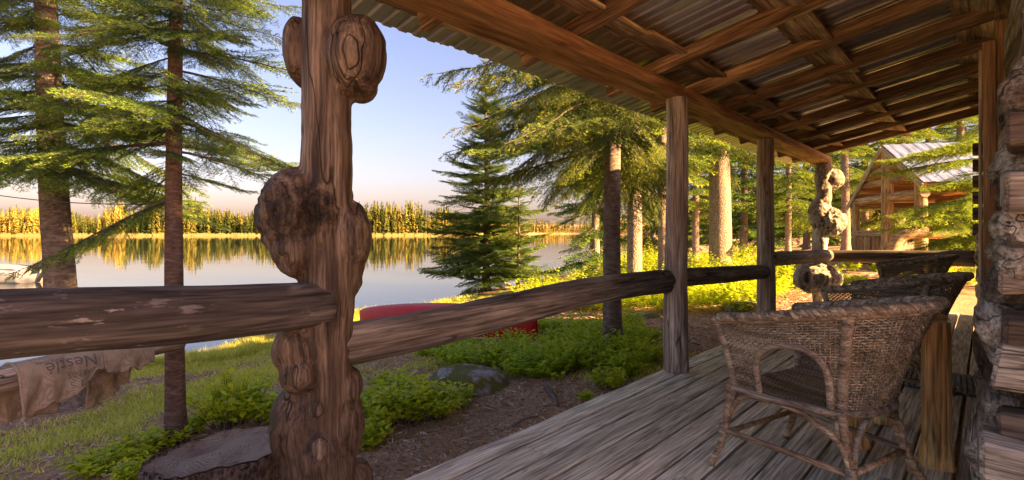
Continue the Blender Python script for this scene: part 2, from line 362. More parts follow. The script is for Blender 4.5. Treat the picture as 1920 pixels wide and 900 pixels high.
# ------------------------------------------------------------------ ground, lake, far shore
def grassm(X, Y):
    q = np.stack([X * .9 + Y * .35, Y * .55 - X * .2, np.zeros_like(X)], -1)
    g = .47 + .95 * fbm(q * .8, 3, 41) + .10 * np.clip(-X - 7.5, -4, 4) - .055 * np.clip(Y - 5, 0, 12)
    return np.clip(g, 0, 1)
def axis(a, b, st, far=3200):
    c = list(np.arange(a, b + 1e-6, st)); s = st
    while c[-1] < far: s *= 1.085; c.append(c[-1] + s)
    s = st
    while c[0] > -far: s *= 1.085; c.insert(0, c[0] - s)
    return np.array(c)
gx = axis(-18, 5, .15); gy = axis(-4, 20, .16)
XX, YY = np.meshgrid(gx, gy, indexing='ij'); nx, ny = XX.shape
V = np.stack([XX, YY, gz(XX, YY)], -1).reshape(-1, 3)
I = np.arange(nx * ny).reshape(nx, ny)
T = np.stack([I[:-1, :-1], I[1:, :-1], I[1:, 1:], I[:-1, 1:]], -1).reshape(-1, 4)
t = NT('forest_floor'); v = t.coord(False)
n1 = t.noise(v, 3.0, 6, .7); n2 = t.noise(v, 28, 5, .75); n3 = t.noise(v, 90, 3, .7)
dirt = t.ramp(n2, [(.3, (.13, .072, .038)), (.46, (.44, .27, .145)), (.6, (.64, .45, .28)), (.74, (.82, .68, .48))])
dirt = t.mix(t.ramp(n1, [(.4, 0.0), (.65, .8)]), dirt, t.ramp(n3, [(.3, (.20, .105, .055)), (.7, (.54, .33, .20))]))
gr = t.ramp(n3, [(.25, (.22, .24, .06)), (.5, (.42, .43, .13)), (.75, (.66, .60, .32))])
ga = t.n('Attribute', attribute_name='grass').outputs['Fac']
gm = t.ramp(t.math('ADD', ga, t.math('MULTIPLY', t.math('SUBTRACT', n2, .5), .9)), [(.42, 0.0), (.62, 1.0)])
col = t.mix(gm, dirt, gr)
M_GROUND = t.out(col, .95, t.bump(t.math('ADD', n2, t.math('MULTIPLY', n3, .6)), .9, .03), Specular_IOR_Level=.1)
me = trimesh('ground', V, T, M_GROUND, {'grass': grassm(XX, YY).ravel()})
me.polygons.foreach_set('use_smooth', [True] * len(me.polygons))
tag(link('ground', me), kind='structure')

t = NT('lake_water'); v = t.coord(False)
wv = t.math('ADD', t.noise(t.map(v, (.5, 1.0, 1)), 1.1, 3, .5), t.math('MULTIPLY', t.noise(v, .12, 2), 1.5))
M_WATER = t.out((.020, .026, .022), .03, t.bump(wv, .10, .05), IOR=1.33)
me = trimesh('lake', np.array([[-3300, -3300, LAKE], [3300, -3300, LAKE], [3300, 3300, LAKE], [-3300, 3300, LAKE]], float), np.array([[0, 1, 2, 3]]), M_WATER)
tag(link('lake', me), kind='structure')

# far hills
rng = np.random.default_rng(5)
def hill(px0, px1, d, ytop, seed, name):
    n = 80; m = 14; px = np.linspace(px0, px1, n); s = np.linspace(0, 1, n)
    H = ((435 - ytop) / 960 * d) * np.sin(np.pi * s) ** .8 * (1 + .16 * fbm(np.stack([s * 6, s * 0, s * 0], -1) + seed, 3, seed))
    V = []
    for j in range(m):
        k = j / (m - 1)
        for i in range(n):
            p = P(px[i], 435, d + 900 * k); h = H[i] * math.sin(math.pi * min(1, k * .9 + .05)) + 9 * vn(np.array([i * .3, j * .7, seed]), 3)
            V.append((p[0], p[1], max(-3, h)))
    I = np.arange(n * m).reshape(m, n); T = np.stack([I[:-1, :-1], I[:-1, 1:], I[1:, 1:], I[1:, :-1]], -1).reshape(-1, 4)
    t = NT(name + '_cover'); v = t.coord(False)
    c = t.ramp(t.noise(v, .02, 6, .7), [(.35, (.05, .06, .06)), (.6, (.10, .105, .105)), (.75, (.17, .15, .13))])
    tag(link(name, trimesh(name, np.array(V), T, t.out(c, 1.0))), kind='structure')
hill(985, 1330, 2000, 383, 3, 'hills')
hill(-420, 110, 1900, 352, 8, 'hills')

def conifer_tris(base, H, W, n, rng):
    """spiky crown made of n drooping triangles"""
    f = rng.random(n) ** .8; a = rng.random(n) * 2 * np.pi; r = W / 2 * (1 - f) ** .8 * rng.uniform(.7, 1.25, n) + .12
    z = H * (.04 + .95 * f); dz = H * .05; sp = rng.uniform(.28, .6, n)
    p0 = np.stack([0 * a, 0 * a, np.minimum(z + dz, H)], -1)
    p1 = np.stack([np.cos(a - sp) * r, np.sin(a - sp) * r, z - dz * .5], -1); p2 = np.stack([np.cos(a + sp) * r, np.sin(a + sp) * r, z - dz * .5], -1)
    return np.stack([p0, p1, p2], 1).reshape(-1, 3) + base
VS = []; TI = []
for k in range(7400):
    u = rng.uniform(-1.25, .22) if k < 6300 else rng.uniform(.22, 1.1)
    df = np.interp(u, UF, DF); row = rng.random() ** 1.6; D = df + 7 + row * (75 if df < 500 else 160)
    p = CAM + FWD * D + RGT * u * D; z = float(gz(p[0], p[1]))
    H = rng.uniform(9, 24) * (.92 + .32 * vn(np.array([u * 9, 0, 0]), 9) + .2 * vn(np.array([u * 37, 0, 0]), 19)) * (rng.uniform(.4, .7) if rng.random() < .3 else 1); W = H * rng.uniform(.17, .28)
    if row < .1 and rng.random() < .5: H *= .45; W *= .7
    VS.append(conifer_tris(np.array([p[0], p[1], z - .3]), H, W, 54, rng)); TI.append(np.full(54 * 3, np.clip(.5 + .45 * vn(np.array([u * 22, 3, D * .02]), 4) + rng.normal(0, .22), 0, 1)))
V = np.concatenate(VS)
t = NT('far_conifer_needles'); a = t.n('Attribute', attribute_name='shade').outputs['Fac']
c = t.ramp(a, [(0, (.02, .032, .010)), (.3, (.06, .07, .016)), (.55, (.13, .12, .025)), (.8, (.24, .185, .038)), (1, (.36, .25, .06))])  # dark tones stand in for shaded gaps, gold for sunlight, tree by tree
M_FAR = t.out(c, 1.0, Specular_IOR_Level=0.0)
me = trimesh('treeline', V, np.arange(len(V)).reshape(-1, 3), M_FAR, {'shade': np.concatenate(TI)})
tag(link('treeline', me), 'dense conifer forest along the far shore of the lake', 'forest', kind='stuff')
# pale reeds at the far waterline
VS = []
for k in range(2600):
    u = rng.uniform(-1.25, .2); D = np.interp(u, UF, DF) + rng.uniform(2, 9)
    p = CAM + FWD * D + RGT * u * D; h = rng.uniform(.7, 2.2); wd = rng.uniform(.8, 2.2); q = RGT * wd
    p[2] = LAKE - .1 + (D - np.interp(u, UF, DF)) * .04
    VS.append(np.array([p - q, p + q, p + np.array([0, 0, h]) + q * rng.uniform(-.6, .6)]))
V = np.concatenate(VS); t = NT('reed'); M_REED = t.out((.26, .21, .07), 1.0)
tag(link('reeds', trimesh('reeds', V, np.arange(len(V)).reshape(-1, 3), M_REED)), 'pale reeds and brush at the far waterline', 'reeds', kind='stuff')

# ------------------------------------------------------------------ porch deck
deck = tag(empty('porch_deck', (0, 0, 0)), kind='structure')
rr = random.Random(3)
x = -2.085; row = 0
while x < .35:
    wd = .176 + rr.uniform(-.006, .008); y = -6.0 - rr.random() * 1.5  # boards extended unseen behind the camera, added to bounce sun onto the porch
    while y < 10.05:
        L = rr.choice([2.6, 3.2, 3.8, 4.3]) + rr.uniform(-.2, .2); y1 = min(y + L, 10.1 + rr.uniform(-.04, .05))
        if y1 > -6 and y1 - y > .3:
            me = box_mesh('plank', y1 - y - .006, wd - .017, .042, M_DECK, .004, seed=row * 5 + int(y * 3), wob=.0035, cuts=max(2, int((y1 - y) / .35)))
            o = link('plank', me, deck); o.location = (x + wd / 2, (y + y1) / 2, -.021 + rr.uniform(-.003, .002)); o.rotation_euler = (rr.uniform(-.006, .006), 0, math.pi / 2)
        y = y1
    x += wd; row += 1
for xx in (-1.98, -1.0, .1):
    boxo('joist', (xx, 2.0, -.135), (16.0, .09, .18), M_RAFT, deck, rz=math.pi / 2)
boxo('skirt_board', (-2.06, 2.0, -.14), (15.9, .03, .16), M_RAIL, deck, rz=math.pi / 2)

# ------------------------------------------------------------------ porch roof
roof = tag(empty('porch_roof', (0, 0, 0)), kind='structure')
ZB = 2.354; SL = .195; ZR0 = 2.457            # beam underside, slope, rafter underside at X=-2
def zr(x): return ZR0 + SL * (x + 2.0)
ang = math.atan(SL)
for y0, y1 in ((.42, 1.05), (1.056, 4.262), (4.268, 10.02)):
    boxo('beam', (-2.05, (y0 + y1) / 2, ZB + .0515), (y1 - y0, .285, .103), M_BEAM, roof, bev=.008, rz=math.pi / 2, wob=.004, cuts=8)
RY = [.58, 1.12, 1.86, 2.74, 3.84, 4.66, 5.45, 6.25, 7.1, 7.95, 8.8, 9.62]
for i, y in enumerate(RY):
    L = 2.62; me = box_mesh('rafter', L, .065 + .02 * rr.random(), .115, M_RAFT, .006, seed=i, wob=.007, cuts=10)
    o = link('rafter', me, roof); xc = -1.14; o.location = (xc, y, zr(xc) + .0575); o.rotation_euler = (rr.uniform(-.05, .05), -ang, rr.uniform(-.012, .012))
ZT = .115
for x0, x1 in ((-2.58, -2.30), (-2.02, -1.70), (-1.36, -.88), (-.34, .14)):
    y = .44
    while y < 10:
        L = rr.uniform(2.2, 3.6); y1 = min(y + L, 10.15)
        wv = (x1 - x0) * rr.uniform(.92, 1.08); xc = (x0 + x1) / 2 + rr.uniform(-.03, .03)
        if y1 - y > .2:
            o = link('roof_board', box_mesh('roof_board', y1 - y - .008, wv, .026, M_BOARD, .004, seed=int(y * 7), wob=.006, cuts=6), roof)
            o.location = (xc, (y + y1) / 2, zr(xc) + ZT + .0135); o.rotation_euler = (ang, 0, math.pi / 2)
        y = y1
# ribbed metal: ribs run down the slope
def tin_mesh(name, Wd, L, mat, pitch=.114, hgt=.011):
    n = int(round(Wd / pitch)); pr = []
    for k in range(n):
        b = k * pitch
        pr += [(b, 0), (b + pitch * .5, 0), (b + pitch * .62, hgt), (b + pitch * .88, hgt)]
    pr.append((n * pitch, 0)); pr = np.array(pr)
    V = []; m = len(pr)
    for z in (0, .0012):
        for x in (0, L): V += [(x, a, h + z) for a, h in pr]
    F = [(i, i + 1, m + i + 1, m + i) for i in range(m - 1)] + [(2 * m + i + 1, 2 * m + i, 3 * m + i, 3 * m + i + 1) for i in range(m - 1)]
    F += [(m + i, m + i + 1, 3 * m + i + 1, 3 * m + i) for i in range(m - 1)] + [(i + 1, i, 2 * m + i, 2 * m + i + 1) for i in range(m - 1)]
    return MB().add(V, F).mesh(name, mat, False)
tin = tin_mesh('metal_sheet', .912, 2.95, M_TIN)
for k in range(11):
    o = link('metal_sheet', tin, roof); x0 = -2.70 + rr.uniform(-.015, .015)
    o.location = (x0, .40 + k * .905, zr(x0) + ZT + .029 + .003 * (k % 2)); o.rotation_euler = (rr.uniform(-.004, .004), -ang, rr.uniform(-.004, .004))

# ------------------------------------------------------------------ porch posts
def vpost(name, label, d, px, z0, z1, r0, r1, mat, seed, group=None, prof=None, lump=.07, bend=.008):
    b = PZ(px, d, z0); root = tag(empty(name, (b[0], b[1], z0)), label, 'post', group)
    me = log_mesh('shaft', z1 - z0, r0, r1, [mat, M_END], seed, lump, bend, n=30, step=.035, prof=prof, check=.10)
    link('shaft', me, root, Matrix.Rotation(-math.pi / 2, 4, 'Y'))
    return root
def fused_post(name, label, d, px, z0, z1, r0, r1, mat, seed, prof, burls, knots, voxel, lump=.06, bend=.008, smooth=3, gn=.011):
    """trunk and burls grown together: union, remeshed, smoothed, then gnarled"""
    b = PZ(px, d, z0); root = tag(empty(name, (b[0], b[1], z0)), label, 'post', 'posts with burls'); O = np.array([b[0], b[1], z0])
    sh = log_mesh('tmp', z1 - z0, r0, r1, [mat, mat], seed, lump, bend, n=30, step=.04, prof=prof)
    V = np.array([v.co[:] for v in sh.vertices]); V = np.stack([-V[:, 2], V[:, 1], V[:, 0]], -1)
    mb = MB(); mb.add(V, [tuple(p.vertices) for p in sh.polygons])
    ct, st_ = math.cos(TH), math.sin(TH); cen = []
    for (bx, by, dd, rx, ry, rd, sd, rough, tilt, gk) in burls:
        k = (d + dd) / 960; me = burl_mesh('tmp', rx * k, rd * k, ry * k, mat, sd, rough, 4, .03)
        W = np.array([v.co[:] for v in me.vertices]); c, s_ = math.cos(tilt), math.sin(tilt)
        W = np.stack([W[:, 0] * c + W[:, 2] * s_, W[:, 1], -W[:, 0] * s_ + W[:, 2] * c], -1)
        W = np.stack([W[:, 0] * ct - W[:, 1] * st_, W[:, 0] * st_ + W[:, 1] * ct, W[:, 2]], -1)
        C = P(bx, by, d + dd) - O; mb.add(W + C, [tuple(p.vertices) for p in me.polygons]); cen.append((C, max(rx, ry) * k, gk)); bpy.data.meshes.remove(me)
    tmp = mb.build('tmp', mat); bpy.data.meshes.remove(sh)
    m = tmp.modifiers.new('r', 'REMESH'); m.mode = 'VOXEL'; m.voxel_size = voxel
    m = tmp.modifiers.new('s', 'SMOOTH'); m.factor = .5; m.iterations = smooth
    dg = bpy.context.evaluated_depsgraph_get(); me = bpy.data.meshes.new_from_object(tmp.evaluated_get(dg)); bpy.data.objects.remove(tmp)
    n = len(me.vertices); V = np.empty(n * 3, np.float32); me.vertices.foreach_get('co', V); V = V.reshape(-1, 3).astype(float)
    N = np.empty(n * 3, np.float32); me.vertex_normals.foreach_get('vector', N); N = N.reshape(-1, 3)
    rs = np.interp(V[:, 2] / (z1 - z0), [a for a, _ in prof], [q for _, q in prof]) * (r0 + (r1 - r0) * V[:, 2] / (z1 - z0))
    bl = np.clip((np.hypot(V[:, 0], V[:, 1]) - rs * 1.02) / .05, 0, 1); g_ = np.zeros(n)
    for C, rr_, gk in cen: g_ = np.maximum(g_, gk * np.clip(1.25 - np.linalg.norm(V - C, axis=1) / rr_, 0, 1) * 1.6)
    g_ = np.clip(g_, 0, 1)
    ridge = 1 - 2 * np.abs(fbm(V * 16 + seed, 3, 31)); chk = np.clip(vn(V * np.array([46, 46, 2.2]), 33), 0, 1) ** 2
    D = .6 * gn * fbm(V * 9, 3, 30) + (g_ * 2.2 + .25) * gn * ridge * np.clip(bl + g_, .1, 1) - .007 * chk * (1 - bl * .6)
    V = V + N * D[:, None]; me.vertices.foreach_set('co', V.astype(np.float32).ravel())
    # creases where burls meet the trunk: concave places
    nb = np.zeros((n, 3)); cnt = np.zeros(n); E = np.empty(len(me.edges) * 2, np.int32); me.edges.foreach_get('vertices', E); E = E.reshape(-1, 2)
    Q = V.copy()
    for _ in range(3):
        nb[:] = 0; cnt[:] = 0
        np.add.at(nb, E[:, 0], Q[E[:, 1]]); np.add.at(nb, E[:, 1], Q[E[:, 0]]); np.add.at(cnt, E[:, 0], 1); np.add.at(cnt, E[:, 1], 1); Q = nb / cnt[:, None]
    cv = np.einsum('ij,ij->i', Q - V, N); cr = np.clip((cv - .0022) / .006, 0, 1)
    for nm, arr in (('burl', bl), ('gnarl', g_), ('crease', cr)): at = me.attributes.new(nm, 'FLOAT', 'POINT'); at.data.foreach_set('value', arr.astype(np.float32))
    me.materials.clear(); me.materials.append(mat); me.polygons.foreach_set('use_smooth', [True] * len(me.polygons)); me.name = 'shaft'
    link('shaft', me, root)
    for (bx, by, dd, rx, ry, rd, sd) in knots:
        k = (d + dd) / 960; o = link('knot', burl_mesh('knot', rx * k, rd * k, ry * k, M_GNARL, sd, .12, 3, .12), root); o.location = Vector(P(bx, by, d + dd)) - root.location; o.rotation_euler = (0, 0, TH)
    return root
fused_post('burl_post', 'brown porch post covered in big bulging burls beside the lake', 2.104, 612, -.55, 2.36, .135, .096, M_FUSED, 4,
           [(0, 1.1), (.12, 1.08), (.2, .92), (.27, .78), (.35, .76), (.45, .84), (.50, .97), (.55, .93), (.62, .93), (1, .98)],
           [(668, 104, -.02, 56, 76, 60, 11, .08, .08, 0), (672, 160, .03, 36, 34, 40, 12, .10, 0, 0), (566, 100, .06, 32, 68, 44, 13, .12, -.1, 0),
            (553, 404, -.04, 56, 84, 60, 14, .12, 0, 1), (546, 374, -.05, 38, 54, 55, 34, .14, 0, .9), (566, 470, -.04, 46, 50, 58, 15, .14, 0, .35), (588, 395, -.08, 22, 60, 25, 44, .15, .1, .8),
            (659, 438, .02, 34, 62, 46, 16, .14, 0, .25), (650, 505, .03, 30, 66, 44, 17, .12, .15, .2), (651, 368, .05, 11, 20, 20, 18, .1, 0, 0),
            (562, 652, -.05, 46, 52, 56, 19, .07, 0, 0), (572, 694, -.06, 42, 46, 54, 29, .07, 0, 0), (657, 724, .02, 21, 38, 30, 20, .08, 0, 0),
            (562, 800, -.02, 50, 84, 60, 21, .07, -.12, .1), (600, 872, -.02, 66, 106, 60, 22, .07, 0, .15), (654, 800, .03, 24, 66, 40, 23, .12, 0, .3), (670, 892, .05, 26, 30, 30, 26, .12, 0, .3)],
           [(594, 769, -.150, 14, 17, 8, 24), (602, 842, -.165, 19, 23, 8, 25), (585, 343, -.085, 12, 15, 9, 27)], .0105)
vpost('log_post', 'pale weathered log post halfway along the porch edge, beside the wicker chair', 4.43, 1268, 0, 2.354, .104, .090, M_GPOST, 6, lump=.09)
vpost('log_post', 'slim weathered log post behind the wicker chair, next to the knobbly far post', 6.32, 1436, 0, 2.354, .110, .094, M_GPOST, 8, lump=.09)
fused_post('burl_post', 'grey knobbly driftwood-like post at the far corner of the porch', 8.67, 1541, 0, 2.354, .115, .105, M_FUSEG, 9,
           [(0, 1.15), (.25, 1.0), (.33, 1.0), (.5, 1.1), (.62, .85), (.8, 1.15), (1, 1.1)],
           [(1558, 336, 0, 18, 18, 20, 31, .2, 0, .9), (1541, 330, -.02, 13, 22, 15, 36, .2, 0, .2), (1553, 414, -.03, 27, 25, 28, 32, .2, 0, 1), (1535, 400, -.02, 14, 30, 17, 37, .2, 0, .2), (1532, 521, -.05, 40, 31, 38, 33, .18, 0, .3)],
           [(1515, 520, -.36, 9, 13, 6, 35)], .016, lump=.12, bend=.03, smooth=4, gn=.03)

# ------------------------------------------------------------------ railing logs
def rail(name, label, A, B, r0, r1, mat, seed, **k):
    A = Vector(A); B = Vector(B); me = log_mesh(name, (B - A).length, r0, r1, [mat, M_DEND], seed, **k)
    return tag(link(name, me, None, aim(A, B)), label, 'railing', 'log rails of the porch railing')
XP = -1.99
rail('log_rail', 'thick dark cracked log rail running into the burl post, burlap sacks hanging below it', (-1.96, -1.2, .985), (-1.955, 1.01, .928), .108, .093, M_DRAIL, 3, lump=.08, n=84, check=.07, step=.035, bend=.015, groove=math.pi + .12)
rail('log_rail', 'long sloping grey-brown log rail in front of the red canoe', (-2.0, 1.06, .748), (-2.015, 4.215, .775), .089, .102, M_RAIL, 5, lump=.09, n=84, check=.07, step=.035, bend=.022, groove=math.pi + .28)
rail('log_rail', 'short log rail between the two plain round posts', (-2.01, 4.2, .80), (-2.01, 6.74, .71), .086, .086, M_RAIL, 7, lump=.05)
rail('log_rail', 'log rail with a pale rounded tip meeting the knobbly far post', (-1.96, 6.72, .865), (-1.93, 9.80, .815), .09, .10, M_RAIL, 9, lump=.05, rnd=.05)
rail('log_rail', 'grey log rail closing the far end of the porch behind the chairs', (-1.92, 9.93, .80), (-.12, 9.93, .815), .10, .115, M_DLOG, 11, lump=.04)

# ------------------------------------------------------------------ log cabin wall beside the camera
wall = tag(empty('cabin_wall', (0, 3.3, 0)), kind='structure')
WL = wall.location
def wlog(name, A, B, r0, r1, mat, seed, end=M_END, **k):
    me = log_mesh(name, (Vector(B) - Vector(A)).length, r0, r1, [mat, end], seed, **k)
    return link(name, me, wall, aim(Vector(A) - WL, Vector(B) - WL, roll=k.get('square', 0) * 0))
k = 0
rw = random.Random(5); z = .05
while z < 2.66:                                              # rough weathered courses, thin and uneven
    r = rw.uniform(.066, .105); xs = -.075 + .085 * z + rw.uniform(-.03, .02); k += 1
    wlog('log', (xs + r + rw.uniform(-.01, .03), 2.62 + rw.uniform(-.1, .2), z + r * .8 + rw.uniform(-.02, .02)), (xs + r, 3.75 + rw.uniform(-.15, .3), z + r * .8), r * rw.uniform(.85, 1.1), r * 1.05, (M_GLOG, M_GLOG, M_DLOG)[k % 3], 50 + k, lump=.13, rnd=.05, n=44, step=.028, bend=.015, check=.24)
    z += r * 1.45
for z, x0, yc, r in ((.385, -.03, 2.50, .075), (.53, .02, 2.55, .06), (.70, .015, 2.58, .09), (.87, .05, 2.6, .055), (1.02, .03, 2.62, .07), (1.19, .05, 2.62, .06), (1.34, .03, 2.62, .075), (1.56, .06, 2.6, .06)):
    k += 1
    o = boxo('log', Vector((x0 + .6, yc, z)) - WL, (1.2, .2, 2 * r), (M_DLOG, M_GLOG)[k % 2], wall, bev=.014, seed=k, wob=.035, cuts=20); o.rotation_euler = (.07 * ((k % 3) - 1), .05 * ((k % 2) - .5), .05 * ((k % 3) - 1))
for c in range(11):
    k += 1; wlog('log', (.34, 4.0, .12 + .23 * c), (.34, 9.6, .12 + .23 * c), .125, .12, M_DLOG, 120 + k, lump=.06, n=14, step=.2)
for c in range(10):                                              # crossing log ends at the far corner
    k += 1; z = .30 + .232 * c; dk = c > 3
    wlog('log', (-.15 if dk else -.12, 9.92 + (.02 if dk else .05), z), (1.2, 9.95, z), .088 if dk else .12, .09, M_DLOG if dk else M_GLOG, 150 + k, lump=.06 if dk else .16, square=.8 if dk else 0, rnd=0 if dk else .12, n=24, step=.06)
    if c < 5: k += 1; wlog('log', (.02, 8.6, z - .116), (.0, 9.75, z - .116), .12, .12, M_GLOG, 180 + k, lump=.18, rnd=.12, n=20, step=.05)
o = boxo('door_casing', Vector((.012, 4.16, 1.28)) - WL, (2.1, .06, .035), M_CASE, wall, bev=.003, wob=.003, cuts=6); o.rotation_euler = Matrix(((0, 1, 0), (0, 0, 1), (1, 0, 0))).to_euler()
o = boxo('door_jamb', Vector((-.028, 4.5, 1.27)) - WL, (2.06, .62, .016), M_CASE2, wall, bev=.003); o.rotation_euler = (0, -math.pi / 2, 0)
o = boxo('door_post', Vector((.085, 4.21, 1.35)) - WL, (2.2, .08, .10), M_CASE, wall, bev=.004); o.rotation_euler = (0, -math.pi / 2, 0)
o = boxo('wall_plate', Vector((.11, 6.2, 2.70)) - WL, (8.3, .14, .12), M_RAFT, wall, bev=.006); o.rotation_euler = (0, 0, math.pi / 2)
# cabin body beyond the frame: back room walls and main roof (they shade the porch)
for c in range(12):
    k += 1; z = .12 + .24 * c
    wlog('log', (.5, 3.0, z), (8.1, 3.0, z), .13, .13, M_DLOG, 200 + k, lump=.05, n=12, step=.4)
    wlog('log', (1.2, 9.95, z), (8.1, 9.95, z), .13, .13, M_DLOG, 220 + k, lump=.05, n=12, step=.4)
    wlog('log', (8.1, 2.8, z), (8.1, 10.1, z), .13, .13, M_DLOG, 240 + k, lump=.05, n=12, step=.4)
mroof = tag(empty('cabin_roof', (3.1, 6.4, 2.8)), kind='structure')
ML = mroof.location
RZ, RX = 4.0, 4.2
for y in (3.0, 9.95):
    mb = MB(); V = [(.1, y - .06, 2.86), (8.2, y - .06, 2.86), (RX, y - .06, RZ - .06), (.1, y + .06, 2.86), (8.2, y + .06, 2.86), (RX, y + .06, RZ - .06)]
    mb.add(np.array(V) - np.array(ML), [(0, 1, 2), (5, 4, 3), (0, 3, 4, 1), (1, 4, 5, 2), (2, 5, 3, 0)]); mb.build('gable', M_HBOARD, mroof, smooth=False)
a1 = math.atan2(RZ - 2.92, RX - .05); L1 = math.hypot(RZ - 2.92, RX - .05)
t1 = tin_mesh('metal_sheet', .912, L1, M_TIN2); t2 = tin_mesh('metal_sheet', .912, math.hypot(4.1, RZ - 2.75), M_TIN2)
for k in range(10):
    o = link('metal_sheet', t1, mroof); o.location = Vector((.05, 1.2 + k * .905, 2.93 + .003 * (k % 2))) - ML; o.rotation_euler = (0, -a1, 0)
    o = link('metal_sheet', t2, mroof); o.location = Vector((RX + 4.1, 1.2 + k * .905 + .912, 2.76 + .003 * (k % 2))) - ML; o.rotation_euler = (0, -math.atan2(RZ - 2.75, 4.1), math.pi)

boxo('ridge_cap', Vector((RX, 5.7, RZ + .035)) - ML, (9.3, .34, .05), M_TIN2, mroof, rz=math.pi / 2)  # unseen cap added to block sun leaking through the ridge gap
# ------------------------------------------------------------------ conifers
def bough(name, L, seed, mat, droop=.15, sp=.012, nl=.026, nw=.0046, hang=0.0, dens=1.0, tertsp=.055):
    g = np.random.default_rng(seed); S = []      # p0, p1, radius, tip0, tip1
    n = 14; tt = np.linspace(0, 1, n)
    wig = np.cumsum(g.normal(0, .012, n)) * L
    main = np.stack([L * tt, wig, -droop * L * tt ** 1.6 + .10 * L * np.maximum(0, tt - .7) ** 1.5 * 3], -1)
    for i in range(n - 1): S.append((main[i], main[i + 1], .011 * L * (1 - tt[i]) + .002, max(0, tt[i] - .75) * 4, max(0, tt[i + 1] - .75) * 4, tt[i] > .25))
    def at(q): return np.array([np.interp(q, tt, main[:, k]) for k in range(3)])
    m = int(L / .075 * dens)
    for i in range(m):
        q = .10 + .88 * (i + g.random() * .8) / m
        for sd in (-1, 1):
            if g.random() < .10: continue
            ln = L * (.40 * (1 - q) + .075) * g.uniform(.7, 1.2) * min(1, q / .28 + .25)
            an = R(g.uniform(45, 66)); d = np.array([math.cos(an), sd * math.sin(an), g.uniform(-.18, .10) - hang * g.uniform(.4, 1)])
            p = at(q); pts = [p]; ns = 4
            for k in range(ns):
                d = d / np.linalg.norm(d); pts.append(pts[-1] + d * ln / ns); d = d + np.array([.10, 0, -.06 - hang * .25]) + g.normal(0, .05, 3)
            pts = np.array(pts)
            for k in range(ns): S.append((pts[k], pts[k + 1], .0022, max(0, (k - 2) * .5), max(0, (k - 1) * .5), True))
            mt = int(ln / tertsp)
            for j in range(mt):
                f = (j + .6) / (mt + .3); b = np.array([np.interp(f * ns, range(ns + 1), pts[:, k]) for k in range(3)])
                ax = pts[-1] - pts[0]; ax /= np.linalg.norm(ax) + 1e-9; side = np.cross([0, 0, 1], ax)
                for s2 in (-1, 1):
                    if g.random() < .15: continue
                    l3 = (ln * .36 * (1 - f) + .035) * g.uniform(.6, 1.25)
                    d3 = ax * .72 + side * s2 * .7 + np.array([0, 0, g.uniform(-.2, .12) - hang * g.uniform(.3, 1.2)]); d3 /= np.linalg.norm(d3)
                    mid = b + d3 * l3 * .55; e = mid + (d3 + np.array([.08, 0, -.12 - hang * .4])) * l3 * .45
                    S.append((b, mid, .0016, 0, .3, True)); S.append((mid, e, .0014, .5, 1.0, True))
    p0 = np.array([s[0] for s in S]); p1 = np.array([s[1] for s in S]); ra = np.array([s[2] for s in S]); t0 = np.array([s[3] for s in S]); t1 = np.array([s[4] for s in S]); nd = np.array([s[5] for s in S])
    # twigs: three-sided prisms
    ax = p1 - p0; ln = np.linalg.norm(ax, axis=1); ax = ax / ln[:, None]
    e1 = np.cross(ax, [0, 0, 1.]); e1 /= np.linalg.norm(e1, axis=1)[:, None] + 1e-9; e2 = np.cross(e1, ax)
    ring = [(math.cos(a), math.sin(a)) for a in (0, 2.094, 4.189)]
    tv = np.stack([p + r[:, None] * (c * e1 + s_ * e2) for p, r in ((p0, ra), (p1, ra * .75)) for c, s_ in ring], 1)
    base = np.arange(len(S))[:, None] * 6
    tf = np.concatenate([base + np.array(f) for f in ((0, 1, 4), (0, 4, 3), (1, 2, 5), (1, 5, 4), (2, 0, 3), (2, 3, 5))])
    # needles
    k = nd; cnt = np.maximum(1, (ln[k] / sp)).astype(int) * 2; idx = np.repeat(np.where(k)[0], cnt); N = len(idx)
    f = g.random(N); b = p0[idx] + (p1 - p0)[idx] * f[:, None]; tip = t0[idx] + (t1 - t0)[idx] * f
    ph = g.uniform(R(-35), R(215), N); rad = np.cos(ph)[:, None] * e1[idx] + np.sin(ph)[:, None] * e2[idx]
    d = ax[idx] * g.uniform(.35, .75, N)[:, None] + rad * .8 + g.normal(0, .12, (N, 3)); d /= np.linalg.norm(d, axis=1)[:, None]
    wv = np.cross(d, g.normal(0, 1, (N, 3))); wv /= np.linalg.norm(wv, axis=1)[:, None] + 1e-9
    l = nl * g.uniform(.75, 1.25, N)
    nv = np.stack([b - wv * nw / 2, b + wv * nw / 2, b + d * l[:, None]], 1)
    V = np.concatenate([tv.reshape(-1, 3), nv.reshape(-1, 3)]); T = np.concatenate([tf, np.arange(N * 3).reshape(-1, 3) + len(S) * 6])
    at_ = np.concatenate([np.zeros(len(S) * 6), np.repeat(tip, 3)])
    return trimesh(name, V, T, [M_TWIG, mat], {'tip': at_}, mi=np.concatenate([np.zeros(len(tf)), np.ones(N)]))
B_FIR = [bough('branch', 1.6, 21 + i, M_NEED, .08 + .04 * i, hang=.12 * (i % 3)) for i in range(6)]
B_LIME = [bough('branch', 1.6, 71 + i, M_NEEDL, .22, sp=.015, nl=.032, nw=.007, hang=.2) for i in range(2)]
B_SPR = [bough('branch', 1.6, 31 + i, M_NEEDG, .22 + .06 * i, hang=.5) for i in range(3)]
B_SHO = [bough('branch', 1.6, 41 + i, M_NEEDD, .05, sp=.017, nl=.038, nw=.009, tertsp=.075) for i in range(2)]
B_CHEAP = {m.name: [bough('branch', 1.6, 51 + i, m, .18, sp=.03, nl=.06, nw=.016, tertsp=.11, dens=.75, hang=.25) for i in range(2)] for m in (M_NEED, M_NEEDG, M_NEEDD)}

